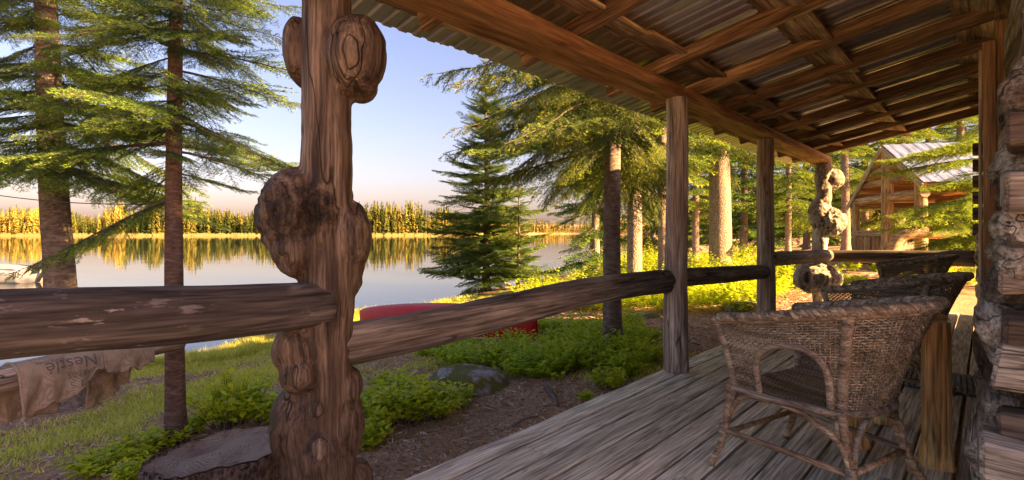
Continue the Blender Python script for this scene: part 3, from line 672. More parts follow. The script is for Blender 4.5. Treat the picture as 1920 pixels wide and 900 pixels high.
def trunk_mesh(H, r, seed, mat, lean=(0, 0), flare=.5, n=18):
    z = np.unique(np.concatenate([[-.25, 0, .06, .15, .3, .5], np.linspace(.7, H, max(8, int(H * 3)))])); a = np.linspace(0, 2 * np.pi, n, endpoint=False)
    rad = r * np.clip(1 - z / H, .02, 1.1) ** .75 * (1 + flare * np.exp(-np.maximum(z, 0) / .16))
    q = np.stack(np.broadcast_arrays(np.cos(a)[None] * 1.1, np.sin(a)[None] * 1.1, z[:, None] * 1.6), -1) + seed
    k = 1 + .07 * fbm(q, 2, seed) + .28 * flare * np.exp(-np.maximum(z, 0) / .2)[:, None] * np.sin(a * 4 + seed)[None]
    cx = lean[0] * z + .02 * np.sin(z * .9 + seed); cy = lean[1] * z + .02 * np.cos(z * .7 + seed)
    V = np.stack([rad[:, None] * k * np.cos(a) + cx[:, None], rad[:, None] * k * np.sin(a) + cy[:, None], np.broadcast_to(z[:, None], k.shape)], -1).reshape(-1, 3)
    F = [(i * n + j, i * n + (j + 1) % n, (i + 1) * n + (j + 1) % n, (i + 1) * n + j) for i in range(len(z) - 1) for j in range(n)]
    return MB().add(V, F).mesh('trunk', mat)
def tree(label, pos, H, r, z0, Lmax, whorl, per, protos, barkm, seed, lean=(0, 0), group='', pitch=(-.12, .35), power=.75, name='fir_tree', flare=.5, extra=(), skip=None, var=(.5, 1.15)):
    g = random.Random(seed); root = tag(empty(name, pos), label, 'tree', group or None)
    link('trunk', trunk_mesh(H, r, seed, barkm, lean, flare), root)
    crown = empty('crown', (0, 0, 0), 0, root)
    z = z0; a0 = g.random() * 6
    while z < H - .15:
        f = (z - z0) / (H - z0); L = Lmax * (1 - f) ** power
        for k in range(per):
            a = a0 + k * 2 * math.pi / per + g.uniform(-.35, .35); l = max(.15, L * g.uniform(*var))
            if skip and skip(a, z): continue
            zz = z + g.uniform(-.5, .5) * whorl
            o = link('branch', g.choice(protos), crown); s = l / 1.6
            o.location = (lean[0] * zz, lean[1] * zz, zz); o.scale = (s, s * g.uniform(.85, 1.1), s * g.uniform(.85, 1.15))
            o.rotation_euler = (g.uniform(-.4, .4), -(pitch[0] + (pitch[1] - pitch[0]) * f + g.uniform(-.2, .2)), a)
        a0 += 2.4; z += whorl * (1 - .35 * f)
    for (az, zz, l, pt) in extra:
        o = link('branch', g.choice(protos), crown); o.location = (lean[0] * zz, lean[1] * zz, zz); s = l / 1.6; o.scale = (s, s, s); o.rotation_euler = (0, -pt, az)
    return root
AZL = math.atan2(-RGT[1], -RGT[0]); AZR = math.atan2(RGT[1], RGT[0]); AZC = math.atan2(-FWD[1], -FWD[0])   # towards photo left, right, the camera
def camaz(*lst):
    return [(AZR + R(a), z, l, p) for a, z, l, p in lst]
tree('broad dense fir with grey trunk behind the burlap sacks', GD(128, 6.5), 11.5, .185, 3.1, 2.05, .23, 5, B_FIR, M_BARKF, 1, lean=RGT[:2] * -.055, group='firs at the lakeshore lawn', pitch=(-.12, .35), extra=camaz((5, 3.0, 1.9, -.16), (-25, 3.1, 2.0, -.15), (30, 3.0, 1.7, -.18), (-70, 3.2, 1.9, -.1)))
tree('slender fir with reddish trunk by the tree stump', GD(331, 4.75), 9.0, .085, 2.75, 1.45, .17, 5, B_FIR, M_BARKR, 2, group='firs at the lakeshore lawn',
     extra=[(AZL + R(30), 2.28, 1.35, -.42), (AZL + R(-10), 2.35, .6, -.5), (AZR + R(20), 2.5, .7, -.2)], flare=.25)
tree('tall fir with bare straight trunk just outside the porch railing', GD(1150, 7.1), 13, .132, 2.9, 2.6, .26, 6, B_SPR + B_FIR[:1], M_BARKF, 3, group='firs beside the porch', flare=.6, extra=camaz((180, 3.1, 2.2, -.12), (195, 3.6, 2.3, -.05), (165, 3.5, 2.5, -.1), (205, 4.1, 2.4, 0), (175, 4.3, 2.6, 0), (215, 3.0, 2.3, -.15), (150, 3.2, 2.4, -.15), (185, 4.9, 2.9, .05), (200, 5.4, 2.7, .1), (230, 3.5, 2.4, -.1), (-100, 3.3, 2.2, -.15), (-80, 3.9, 2.3, -.1)), skip=lambda a, z: z < 4.6 and math.cos(a - math.atan2(SDIR.y, SDIR.x)) > .45)
tree('dark bushy fir standing alone at the water edge', GD(912, 21.5), 9.9, .17, .5, 2.9, .30, 7, B_SHO, M_BARKR, 4, group='young shore firs', pitch=(-.05, .55), power=.72, var=(.42, 1.22))
tree('small thin young fir beside the larger shore fir', GD(972, 21.0), 5.3, .07, .4, 1.35, .30, 5, B_SHO, M_BARKR, 5, group='young shore firs', pitch=(0, .5), power=.9)
tree('scaly grey spruce trunk between the bare fir and the porch post', GD(1188, 11.6), 15, .18, 3.0, 2.6, .36, 6, B_SPR, M_BARKS, 6, group='spruces in the sunlit grove', name='spruce_tree', flare=.4, skip=lambda a, z: z < 5 and math.cos(a - math.atan2(SDIR.y, SDIR.x)) > .5)
tree('thick scaly spruce trunk glowing in the sun between the plain posts', GD(1350, 15.5), 18, .34, 4.2, 3.0, .5, 5, B_SPR, M_BARKS, 7, group='spruces in the sunlit grove', name='spruce_tree', flare=.3)
# bright fir whose trunk the wall hides: its boughs hang in front of the neighbour cabin
tree('bright green fir boughs hanging in front of the neighbouring cabin', GD(1866, 10.9), 5.2, .12, .7, 2.3, .5, 4, B_LIME, M_BARKF, 8, group='firs beside the porch', extra=camaz((178, 3.0, 2.4, .05), (192, 3.15, 2.2, .0), (168, 2.75, 2.3, .05), (182, 2.35, 1.6, .0), (180, 1.95, 2.3, -.02), (190, 1.75, 2.4, .0), (170, 1.7, 2.2, -.05), (203, 1.6, 2.1, -.05), (183, 1.2, 2.1, -.05), (196, 1.05, 2.0, -.05)))
g = random.Random(77)
bgt = [  # px, depth, height, radius, crown start, Lmax, label
    (1243, 14.5, 14, .16, 3.4, 2.4, 'golden drooping spruce behind the first plain porch post'),
    (1118, 17.0, 12, .15, .8, 2.1, 'low spreading spruce between shore firs and the bare fir trunk'),
    (1305, 24.0, 17, .17, 2.6, 2.6, 'slim spruce in the gap beside the thick glowing trunk'),
    (1395, 30.0, 18, .22, 2.0, 3.2, 'shaded spruce beyond the thick glowing trunk'),
    (1478, 26.0, 16, .15, 2.0, 2.8, 'grey-trunked spruce seen between the last two porch posts'),
    (1512, 34.0, 19, .22, 1.5, 3.4, 'shaded spruce in front of the inlet, behind the knobbly post'),
    (1585, 22.0, 17, .17, 3.0, 2.4, 'pale trunk spruce between knobbly post and neighbour cabin'),
    (1622, 29.0, 20, .20, 3.0, 3.2, 'sunlit spruce rising behind the neighbour cabin gable'),
    (1690, 27.0, 18, .2, 2.0, 3.0, 'dark spruce standing behind the neighbour cabin porch'),
    (1440, 40.0, 20, .22, 1.0, 3.4, 'far shaded spruce over the rail, past the slim post'),
    (1335, 42.0, 20, .22, 1.2, 3.4, 'far spruce behind the thick glowing trunk'),
    (1560, 44.0, 22, .24, 1.0, 3.6, 'far tall spruce closing the view behind the knobbly post'),
    (1225, 36.0, 17, .2, .8, 3.2, 'far spruce beside the lake gap behind the scaly trunk'),
    (1740, 38.0, 22, .25, 1.0, 3.6, 'tall spruce far behind the neighbour cabin roof'),
    (1800, 30.0, 18, .25, 1.0, 3.4, 'spruce behind the far edge of the neighbour cabin roof')]
for i, (px, d, H, r, z0, L, lab) in enumerate(bgt):
    tree(lab, GD(px, d), H, r, z0, L, .55, 5, B_CHEAP[(M_NEEDG, M_NEED, M_NEEDG, M_NEED)[i % 4].name], M_BARKS, 20 + i, group='spruces in the grove', name='spruce_tree', flare=.3)
# trees added behind the cabin, out of view, to break up the low sun
for i, (x, y, H, L, lab) in enumerate(((13.5, 6.2, 15, 2.6, 'tall spruce added out of view for shade, nearer the cabin roof ridge'), (17.5, 7.4, 16, 2.6, 'tall spruce added out of view for shade, farther out behind the cabin'))):
    tree(lab, onground((x, y)), H, .2, 2.2, L, .6, 5, B_CHEAP[M_NEED.name], M_BARKS, 60 + i, group='added shade trees behind the cabin', name='spruce_tree')

# ------------------------------------------------------------------ shrubs, undergrowth and grass
def shrub_geo(h, r, nst, nlf, leaf, g, stems=True):
    a = g.uniform(0, 6.283, nst); q = r * np.sqrt(g.random(nst))
    tip = np.stack([np.cos(a) * q, np.sin(a) * q, h * g.uniform(.55, 1.08, nst) * (1 - .35 * (q / r) ** 2)], -1)
    root = tip * np.array([.35, .35, 0]); mid = (root + tip) / 2 + np.array([0, 0, .06 * h])
    SV = MB()
    if stems:
        for k in range(nst): p = catmull([root[k], mid[k], tip[k]], 3); SV.add(*tube(p, np.linspace(.0035, .0012, len(p)), 3, False))
    f = (.25 + .75 * (np.arange(nlf)[None] + g.random((nst, nlf))) / nlf)[..., None]
    b = (root[:, None] * (1 - f) ** 2 + 2 * mid[:, None] * f * (1 - f) + tip[:, None] * f * f).reshape(-1, 3); n = len(b)
    az = g.uniform(0, 6.283, n); el = g.uniform(-.25, .75, n); d = np.stack([np.cos(az) * np.cos(el), np.sin(az) * np.cos(el), np.sin(el)], -1)
    l = (leaf * g.uniform(.65, 1.2, n))[:, None]; sd = np.cross(d, [0, 0, 1.]); sd /= np.linalg.norm(sd, axis=1)[:, None] + 1e-9; up = np.cross(sd, d)
    LV = np.stack([b, b + d * l * .5 + sd * l * .33 + up * l * .06, b + d * l - up * l * .06, b + d * l * .5 - sd * l * .33 + up * l * .06], 1).reshape(-1, 3)
    I = np.arange(0, len(LV), 4)[:, None]
    return LV, np.concatenate([I + np.array([0, 1, 2]), I + np.array([0, 2, 3])]), SV
gs_ = np.random.default_rng(9)
PROTO = []
for k in range(4):
    V, T, S = shrub_geo(.36, .32, 62, 13, .072, gs_); PROTO.append((trimesh('leaves', V, T, M_LEAF), S.mesh('stems', M_TWIG)))
def shrub(px, py, s, lab, rot=0, hs=1.0):
    p = G(px, py); o = tag(empty('shrub', (p[0], p[1], float(gz(p[0], p[1])) - .01), rot), lab, 'shrub', 'leafy green shrubs on the slope')
    a, b = PROTO[int(rot * 7) % 4]; link('leaves', a, o); link('stems', b, o); s *= 1.35; o.scale = (s, s, s * hs)
shrub(430, 800, .95, 'bright lime shrub behind the tree stump beside the reddish trunk', .3, 1.25)
shrub(505, 790, .75, 'small lime shrub tucked against the burl post above the stump', 1.2)
shrub(362, 812, .42, 'tiny leafy sprig at the foot of the reddish trunk', 2.2)
shrub(250, 860, .62, 'low yellow-green shrub along the root by the stump', .9, .75)
shrub(190, 885, .6, 'low yellow-green shrub at the lower end of the dead root', 1.9, .7)
shrub(310, 838, .5, 'sparse leafy shrub crossing the dead root above the stump', 2.9, .9)
shrub(255, 905, .42, 'little shrub in front of the stump base', 3.3)
for i, (px, py, s, lab) in enumerate([(705, 800, .8, 'dense lime shrub right behind the burl post'), (760, 790, .95, 'biggest lime shrub between burl post and mossy rock'),
        (815, 785, .7, 'leafy shrub in front of the mossy rock'), (735, 745, .7, 'shrub at the back of the clump by the burl post'), (860, 762, .5, 'small shrub at the foot of the mossy rock'),
        (690, 838, .5, 'low shrub leaning on the burl post base'), (1140, 728, .5, 'small sprig at the deck edge'), (1180, 705, .35, 'single tiny sprig near the plain post'), (1100, 752, .22, 'tiniest seedling touching the deck boards'),
        (820, 668, .5, 'small upright shrub behind the mossy rock')]):
    shrub(px, py, s, lab, .37 * i + .2)
def scatter_shrubs(name, label, spots, leaf, mat, seed, nst=26, nlf=11):
    g = np.random.default_rng(seed); VV = []; TT = []; n = 0
    for (p, s, hs) in spots:
        V, T, S = shrub_geo(.34 * s * hs, .32 * s, nst, nlf, leaf, g, False)
        o = np.array([p[0], p[1], float(gz(p[0], p[1])) - .02]); VV.append(V + o); TT.append(T + n); n += len(V)
    return tag(link(name, trimesh(name, np.concatenate(VV), np.concatenate(TT), mat)), label, 'undergrowth', kind='stuff')
g = random.Random(31); sp = []
for k in range(95):                     # green patch between canoe, rock and the bare fir
    px = g.uniform(835, 1235); py = g.uniform(612, 706) - (px - 1035) * .04
    p = G(px, py)
    if p[0] > -2.6 or (px < 960 and py > 690) or (px < 1015 and py < 652): continue
    sp.append((p, g.uniform(.75, 1.25), g.uniform(.8, 1.15)))
for k in range(22): sp.append((G(g.uniform(640, 860), g.uniform(640, 668)), g.uniform(.3, .6), .8))
scatter_shrubs('undergrowth', 'green huckleberry undergrowth spread before the canoe and the bare fir', sp, .068, M_LEAFD, 5, 28, 11)
sp = []
for k in range(210):                    # sunlit undergrowth in the grove
    px = g.uniform(985, 1460); py = g.uniform(478, 585); p = G(px, py)
    if p[0] > -3.2 or np.hypot(p[0], p[1]) > 34: continue
    d = (p - CAM) @ FWD; sp.append((p, g.uniform(.9, 1.7) * (1 + d / 30), g.uniform(.8, 1.3)))
for k in range(70):
    px = g.uniform(1440, 1830); py = g.uniform(478, 540); p = G(px, py)
    if p[0] > -2.6 and p[1] < 11: continue
    sp.append((p, g.uniform(.7, 1.3), g.uniform(.5, .9)))
for k in range(60):                     # tall brush on the shore
    p = GD(g.uniform(1095, 1250), g.uniform(15, 30)); sp.append((p, g.uniform(2.0, 4.0), g.uniform(.8, 1.2)))
scatter_shrubs('undergrowth', 'sunlit yellow-green undergrowth among the grove trunks', sp, .085, M_LEAF, 6, 30, 10)
# grass
g = np.random.default_rng(12); N = 520000
X = g.uniform(-16, -2.7, N); Y = g.uniform(-2.5, 14, N); D = X * FWD[0] + Y * FWD[1]; la = X * RGT[0] + Y * RGT[1]
m = grassm(X, Y) + .45 * (g.random(N) - .5); zz = gz(X, Y)
k = (m > .50) & (zz > LAKE + .03) & (D > 2.4) & (np.abs(la / np.maximum(D, .1)) < 1.15) & ((Y < 9) | (g.random(N) < .4)); X, Y, zz, m, D = X[k], Y[k], zz[k], m[k], D[k]; N = len(X)
a = g.uniform(0, 6.283, N); h = g.uniform(.02, .055, N) * (.6 + m) * (1 + .02 * D); h = np.where(zz < LAKE + .14, h * 2.6, h); wd = .0045 + .0008 * D
b = np.stack([X, Y, zz - .006], -1); sd = np.stack([np.cos(a), np.sin(a), 0 * a], -1) * wd[:, None]; ln = np.stack([g.normal(0, .45, N), g.normal(0, .45, N), np.ones(N)], -1) * h[:, None]
V = np.stack([b - sd, b + sd, b + ln], 1).reshape(-1, 3)
tag(link('grass', trimesh('grass', V, np.arange(len(V)).reshape(-1, 3), M_GRASS)), 'short patchy grass on the slope down to the lake', 'grass', kind='stuff')
print('grass blades', N)

# needle litter, chips and twigs on the bare soil
g = np.random.default_rng(22); N = 90000
X = -2.4 - 9.5 * g.random(N) ** 1.4; Y = g.uniform(-1.5, 13, N); D = X * FWD[0] + Y * FWD[1]; la = X * RGT[0] + Y * RGT[1]
k = (grassm(X, Y) + .5 * (g.random(N) - .5) < .62) & (D > 2.4) & (np.abs(la / np.maximum(D, .1)) < 1.1); X, Y, D = X[k], Y[k], D[k]; N = len(X)
a = g.uniform(0, 6.283, N); ln = g.uniform(.012, .05, N) * (1 + .06 * D); wd = g.uniform(.002, .007, N) * (1 + .10 * D); ln = np.where(g.random(N) < .03, ln * 3, ln)
c = np.stack([X, Y, gz(X, Y) + g.uniform(.002, .02, N)], -1); u_ = np.stack([np.cos(a), np.sin(a), g.normal(0, .25, N)], -1) * ln[:, None] / 2; w_ = np.stack([-np.sin(a), np.cos(a), g.normal(0, .4, N)], -1) * wd[:, None] / 2
V = np.stack([c - u_ - w_, c + u_ - w_, c + u_ + w_, c - u_ + w_], 1).reshape(-1, 3)
t = NT('litter'); r_ = t.n('NewGeometry').outputs['Random Per Island']
M_LITTER = t.out(t.ramp(r_, [(0, (.10, .055, .03)), (.35, (.30, .17, .09)), (.65, (.46, .30, .18)), (.85, (.62, .50, .36)), (1, (.75, .68, .56))]), .9)
tag(link('litter', trimesh('litter', V, np.arange(len(V)).reshape(-1, 4), M_LITTER)), 'fallen needles, chips and twigs on the bare soil', 'litter', kind='stuff')
# ------------------------------------------------------------------ wicker chairs
M_WICK = wood('wicker', (.17, .125, .085), (.33, .26, .185), (.50, .42, .32), patch=(.21, .15, .10), pamt=.5, pscale=6, gs=2, crack=0, knot=0, rough=.55, bump=.3)
M_WRAP = wood('wrapped_cane', (.16, .118, .086), (.30, .232, .178), (.45, .37, .295), patch=(.20, .145, .105), pamt=.5, pscale=5, gs=2, crack=0, knot=0, rough=.5, bump=.3)
M_CANE = wood('bare_cane', (.22, .135, .08), (.38, .26, .165), (.52, .39, .27), patch=(.17, .095, .055), pamt=.7, pscale=4, gs=1.5, crack=0, knot=0, rough=.45, bump=.2)
SEATZ = .415
sU = [(.27, .275), (.13, .285), (-.02, .27), (-.15, .235), (-.235, .14), (-.255, 0)]
rU = [(.325, .335, .735), (.18, .365, .758), (.0, .375, .79), (-.20, .35, .828), (-.37, .22, .853), (-.425, 0, .86)]
def mirror(p): p = [np.array(q, float) for q in p]; return np.array(p + [q * np.array([1, -1] + [1] * (len(q) - 2)) for q in p[-2::-1]])
SU = mirror([(a, b, SEATZ) for a, b in sU]); RU = mirror(rU)
KS = 12; SUf = catmull(SU, KS); RUf = catmull(RU, KS)               # index / KS = control index
def wsurf(i, v):
    """point of the wicker shell: i along the U (0..10), v from seat to rim"""
    x = np.clip(i * KS, 0, len(SUf) - 1); q = np.arange(len(SUf))
    s = np.stack([np.interp(x, q, SUf[:, k]) for k in range(3)], -1); r = np.stack([np.interp(x, q, RUf[:, k]) for k in range(3)], -1)
    p = s + (r - s) * np.asarray(v)[..., None]; bul = .02 * np.sin(np.asarray(v) * np.pi)
    p[..., 2] -= 0; c = p * np.array([1, 1, 0]); c /= np.linalg.norm(c, axis=-1)[..., None] + 1e-9
    return p - c * bul[..., None] * .6
def inhole(i, v):
    i = np.where(i > 5, 10 - i, i); c, hw, top = 2.02, 1.02, .66
    u = (i - c) / hw; return (np.abs(u) < 1) & (v < top * np.sqrt(np.clip(1 - np.abs(u) ** 2.6, 0, 1)))
def ringed(p, r, pitch=.0065, n=9, amp=.11):
    """cane wrapped round a pole: real rings"""
    p = np.asarray(p, float); L = np.concatenate([[0], np.cumsum(np.linalg.norm(np.diff(p, axis=0), axis=1))]); m = int(L[-1] / pitch) * 2 + 1
    s = np.linspace(0, L[-1], m); q = np.stack([np.interp(s, L, p[:, k]) for k in range(3)], -1)
    rr_ = np.interp(s, L, np.broadcast_to(r, (len(p),))) * (1 + amp * (np.arange(m) % 2 - .5)); return tube(q, rr_, n)
def make_chair():
    root = empty('wicker_chair')
    # woven shell
    ns = 96; ii = np.linspace(0, 10, ns); mb = MB(); rows = 35
    for k in range(rows):
        v = (k + .5) / rows * .985
        hgt = .0044; th = .0020
        P_ = wsurf(ii, np.full(ns, v)); up = wsurf(ii, np.full(ns, min(1, v + .02))) - P_; up /= np.linalg.norm(up, axis=1)[:, None]
        tn = np.gradient(P_, axis=0); tn /= np.linalg.norm(tn, axis=1)[:, None]; nn = np.cross(tn, up)
        P_ = P_ + nn * (.0052 * np.where((np.arange(ns) + k) % 2, 1, -1))[:, None]
        run = []
        hole = inhole(ii, v)
        for j in list(range(ns)) + [None]:
            if j is not None and not hole[j]: run.append(j)
            else:
                if len(run) > 1:
                    r_ = np.array(run); a, b, c, d = P_[r_] + up[r_] * hgt, P_[r_] + nn[r_] * th, P_[r_] - up[r_] * hgt, P_[r_] - nn[r_] * th
                    V = np.stack([a, b, c, d], 1).reshape(-1, 3); m = len(run)
                    mb.add(V, [(q * 4 + e, q * 4 + (e + 1) % 4, q * 4 + 4 + (e + 1) % 4, q * 4 + 4 + e) for q in range(m - 1) for e in range(4)])
                run = []
    tag(mb.build('woven_back', M_WICK, root), kind='stuff')
    mb = MB(); vv = np.linspace(0, 1, 22)
    for i in ii:
        ok = ~inhole(np.full(22, i), vv)
        if ok.all(): p = wsurf(np.full(22, i), vv)
        else: p = wsurf(np.full(22, i), np.linspace(vv[ok][0] if ok[0] else vv[ok].min(), 1, 22))
        mb.add(*tube(p[::3], .0030, 4, False))
    tag(mb.build('stakes', M_WICK, root), kind='stuff')
    # seat weave
    mb = MB(); xs = np.linspace(-.25, .275, 60)
    def halfw(x): return np.interp(x, [-.255, -.235, -.15, -.02, .13, .27, .28], [.02, .14, .235, .27, .285, .275, .27])
    for k, x in enumerate(xs):
        h = halfw(x); n = max(6, int(h / .011)); y = np.linspace(-h, h, n); z = SEATZ + .012 - .03 * (1 - (y / .29) ** 2) * (1 - ((x - .02) / .3) ** 2) + .003 * np.where((np.arange(n) + k) % 2, 1, -1)
        p = np.stack([np.full(n, x), y, z], -1); V = np.stack([p + np.array([.0046, 0, -.001]), p + np.array([0, 0, .0022]), p - np.array([.0046, 0, .001])], 1).reshape(-1, 3)
        mb.add(V, [(q * 3 + e, q * 3 + e + 1, q * 3 + 4 + e, q * 3 + 3 + e) for q in range(n - 1) for e in range(2)])
    y = np.linspace(-.26, .26, 24)
    for yy in y:
        x = np.linspace(-.22, .27, 14); z = SEATZ + .007 - .03 * (1 - (yy / .29) ** 2) * (1 - ((x - .02) / .3) ** 2); mb.add(*tube(np.stack([x, np.full(14, yy), z], -1), .003, 4, False))
    tag(mb.build('woven_seat', M_WICK, root), kind='stuff')
    # front apron below the seat
    mb = MB()
    for k in range(9):
        yy = np.linspace(-.27, .27, 40); p = np.stack([.285 + .003 * np.where((np.arange(40) + k) % 2, 1, -1), yy, np.full(40, SEATZ - .02 - k * .0085)], -1)
        V = np.stack([p + np.array([0, 0, .0042]), p + np.array([.002, 0, 0]), p - np.array([0, 0, .0042])], 1).reshape(-1, 3)
        mb.add(V, [(q * 3 + e, q * 3 + e + 1, q * 3 + 4 + e, q * 3 + 3 + e) for q in range(39) for e in range(2)])
    tag(mb.build('woven_apron', M_WICK, root), kind='stuff')
    # plaited rim
    L = np.concatenate([[0], np.cumsum(np.linalg.norm(np.diff(RUf, axis=0), axis=1))]); s = np.linspace(0, L[-1], 420)
    c = np.stack([np.interp(s, L, RUf[:, k]) for k in range(3)], -1); t_, N_, B_ = frames(c); lat = np.cross(t_, [0, 0, 1.]); lat /= np.linalg.norm(lat, axis=1)[:, None]
    for k in range(4):
        ph = s / .085 * 2 * np.pi + k * np.pi / 2
        p = c + lat * (.014 * np.sin(ph))[:, None] + np.array([0, 0, 1.]) * (.009 * np.sin(2 * ph + k * .4) + .004)[:, None]
        mb = MB(); mb.add(*tube(p, .0135, 7)); mb.build('rim_plait', M_WICK, root)
    c2 = c.copy(); c2[:, 2] -= .016; MB().add(*ringed(c2[::6], .0125)).build('rim_rail', M_WRAP, root)
    for e in (0, -1):
        MB().add(*tube(np.array([c[e] + t_[e] * q for q in (-.012, 0, .012)]), [.012, .021, .014], 9)).build('rim_end', M_WICK, root)
    # posts and legs
    for sd in (1, -1):
        up_ = wsurf(np.array([0.0, 0, 0]), np.array([0, .5, .97])); up_[:, 1] *= sd
        MB().add(*ringed(catmull(np.vstack([[.285, .285 * sd, SEATZ - .13], up_]), 6), .0185)).build('front_post', M_WRAP, root)
        MB().add(*tube(catmull([(.365, .32 * sd, 0), (.30, .298 * sd, .2), (.285, .285 * sd, SEATZ)], 5), .0165, 9)).build('leg', M_CANE, root)
        ib = 3.35 if sd > 0 else 6.65; bp = wsurf(np.full(5, ib), np.linspace(0, .97, 5))
        MB().add(*ringed(catmull(np.vstack([[bp[0][0] + .01, bp[0][1], SEATZ - .10], bp]), 5), .021)).build('back_post', M_WRAP, root)
        MB().add(*tube(catmull([(bp[0][0] - .13, bp[0][1] + .07 * sd, 0), (bp[0][0] - .05, bp[0][1] + .03 * sd, .17), (bp[0][0], bp[0][1], SEATZ - .02)], 5), .0185, 9)).build('leg', M_CANE, root)
        # arch round the arm opening
        th_ = np.linspace(0, 1, 26); ia = 2.02 - 1.02 * np.cos(th_ * np.pi); va = .66 * np.sin(th_ * np.pi) ** .55
        p = wsurf(ia if sd > 0 else 10 - ia, va)
        p = np.vstack([p[0] - [0, 0, .03], p, p[-1] - [0, 0, .03]]); MB().add(*ringed(p, .0145)).build('arm_arch', M_WRAP, root)
        # arched braces and stretchers
        f0 = np.array([.31, .303 * sd, .19]); b0 = np.array([bp[0][0] - .05, bp[0][1] + .03 * sd, .17]); sz = SEATZ - .03
        MB().add(*tube(catmull([(.32, .306 * sd, .10), (.27, .29 * sd, .30), (.20, .285 * sd, .375), (.08, .28 * sd, sz)], 6), .0125, 8)).build('brace', M_CANE, root)
        MB().add(*tube(catmull([b0 + [-.02, .01 * sd, -.10], b0 + [.035, 0, .10], (-.06, .265 * sd, .365), (.03, .278 * sd, sz)], 6), .0125, 8)).build('brace', M_CANE, root)
        MB().add(*tube([f0, b0], .0135, 9)).build('stretcher', M_CANE, root)
        for q, rr2 in ((f0, .021), (b0, .0225)): MB().add(*ringed([q + [0, 0, -.028], q + [0, 0, .028]], rr2, .007)).build('binding', M_WRAP, root)
    b1 = np.array([-.245, .21, .17]); b2 = b1 * [1, -1, 1]
    bpL = wsurf(np.array([3.35]), np.array([0.0]))[0]; q1 = np.array([bpL[0] - .05, bpL[1] + .03, .17]); q2 = q1 * [1, -1, 1]
    MB().add(*tube([q1, q2], .0135, 9)).build('stretcher', M_CANE, root)
    MB().add(*tube(catmull([q1 + [0, -.02, -.02], q1 + [0, -.05, .13], (q1[0] + .02, 0, .375), q2 + [0, .05, .13], q2 + [0, .02, -.02]], 7), .0135, 9)).build('brace', M_WRAP, root)
    MB().add(*tube([(.31, .30, .17), (.31, -.30, .17)], .0135, 9)).build('stretcher', M_CANE, root)
    MB().add(*ringed(np.vstack([SUf[::3] - [0, 0, .015]]), .0175)).build('seat_rail', M_WRAP, root)
    MB().add(*ringed([(.275, .275, SEATZ - .012), (.29, 0, SEATZ - .012), (.275, -.275, SEATZ - .012)], .0175)).build('seat_rail', M_WRAP, root)
    return root
def copy_tree(o, parent=None):
    c = o.copy(); COL.objects.link(c); c.parent = parent
    for ch in list(o.children): copy_tree(ch, c)
    return c
ch1 = make_chair(); tag(ch1, 'brown wicker armchair nearest the camera, whole and largest of the three', 'chair', 'wicker chairs on the porch')
ch2 = copy_tree(ch1); tag(ch2, 'wicker armchair between the other two, by the woven door mat', 'chair', 'wicker chairs on the porch')
ch3 = copy_tree(ch1); tag(ch3, 'farthest wicker armchair, next to the rail at the porch end', 'chair', 'wicker chairs on the porch')
for c, (x, y, a) in ((ch1, (-.585, 2.85, 164)), (ch2, (-.53, 4.72, 174)), (ch3, (-.72, 8.35, 190))):
    c.scale = (1.04,) * 3; c.location = (x, y, .001); c.rotation_euler = (0, 0, R(a))

# ------------------------------------------------------------------ slab table and door mat
tb = tag(empty('slab_table', (-.36, 3.55, 0)), 'rustic table on thick peeled slab legs between the wicker chairs', 'table'); TL = tb.location
def slab_leg(x, y, h, wx, wy, rz, seed):
    me = log_mesh('leg', h, wx, wx, [M_TABLE, M_HEND], seed, lump=.05, square=.9, n=32, step=.05, prof=[(0, 1.22), (.08, 1.1), (.22, .97), (.6, 1.0), (1, .97)])
    o = link('leg', me, tb, Matrix.Translation(Vector((x, y, 0)) - TL) @ Matrix.Rotation(rz, 4, 'Z') @ Matrix.Rotation(-math.pi / 2, 4, 'Y') @ Matrix.Diagonal((1, wy / wx, 1, 1)))
slab_leg(-.190, 3.40, .745, .056, .05, R(20), 1); slab_leg(-.56, 3.42, .70, .065, .06, R(40), 2); slab_leg(-.46, 3.95, .70, .055, .05, R(10), 3)
me = log_mesh('table_top', .50, .17, .19, [M_TABLE, M_HEND], 5, lump=.05, square=.6, n=30, step=.06)
o = link('table_top', me, tb, Matrix.Translation(Vector((-.60, 3.44, .722)) - TL) @ Matrix.Rotation(R(52), 4, 'Z') @ Matrix.Diagonal((1, 1, .11, 1)))
bk = tag(boxo('book', (-.47, 3.84, .758), (.21, .15, .026), NT('red_book_cover').out((.42, .14, .07), .6), None, .003, rz=R(30)), 'small red-orange book lying on the slab table', 'book')

t = NT('black_rubber'); M_RUB = t.out((.015, .015, .017), .45); t = NT('grey_rubber'); M_RUB2 = t.out((.10, .10, .105), .5)
mb = MB(); g = random.Random(2); cs = .034
for i in range(22):
    for j in range(20):
        z = .012 + g.uniform(-.002, .002) + (.003 if (i + j) % 2 else 0); x0, y0 = i * cs, j * cs; e = .0025
        V = [(x0 + e, y0 + e, .001), (x0 + cs - e, y0 + e, .001), (x0 + cs - e, y0 + cs - e, .001), (x0 + e, y0 + cs - e, .001),
             (x0 + e * 2, y0 + e * 2, z), (x0 + cs - e * 2, y0 + e * 2, z), (x0 + cs - e * 2, y0 + cs - e * 2, z), (x0 + e * 2, y0 + cs - e * 2, z)]
        mb.add(V, [(4, 5, 6, 7), (0, 1, 5, 4), (1, 2, 6, 5), (2, 3, 7, 6), (3, 0, 4, 7)], (i + j) % 2)
o = mb.build('door_mat', [M_RUB, M_RUB2], smooth=False); o.location = (-.78, 4.98, .006); o.rotation_euler = (0, 0, R(2)); tag(o, 'black and grey woven rubber door mat on the deck', 'mat')

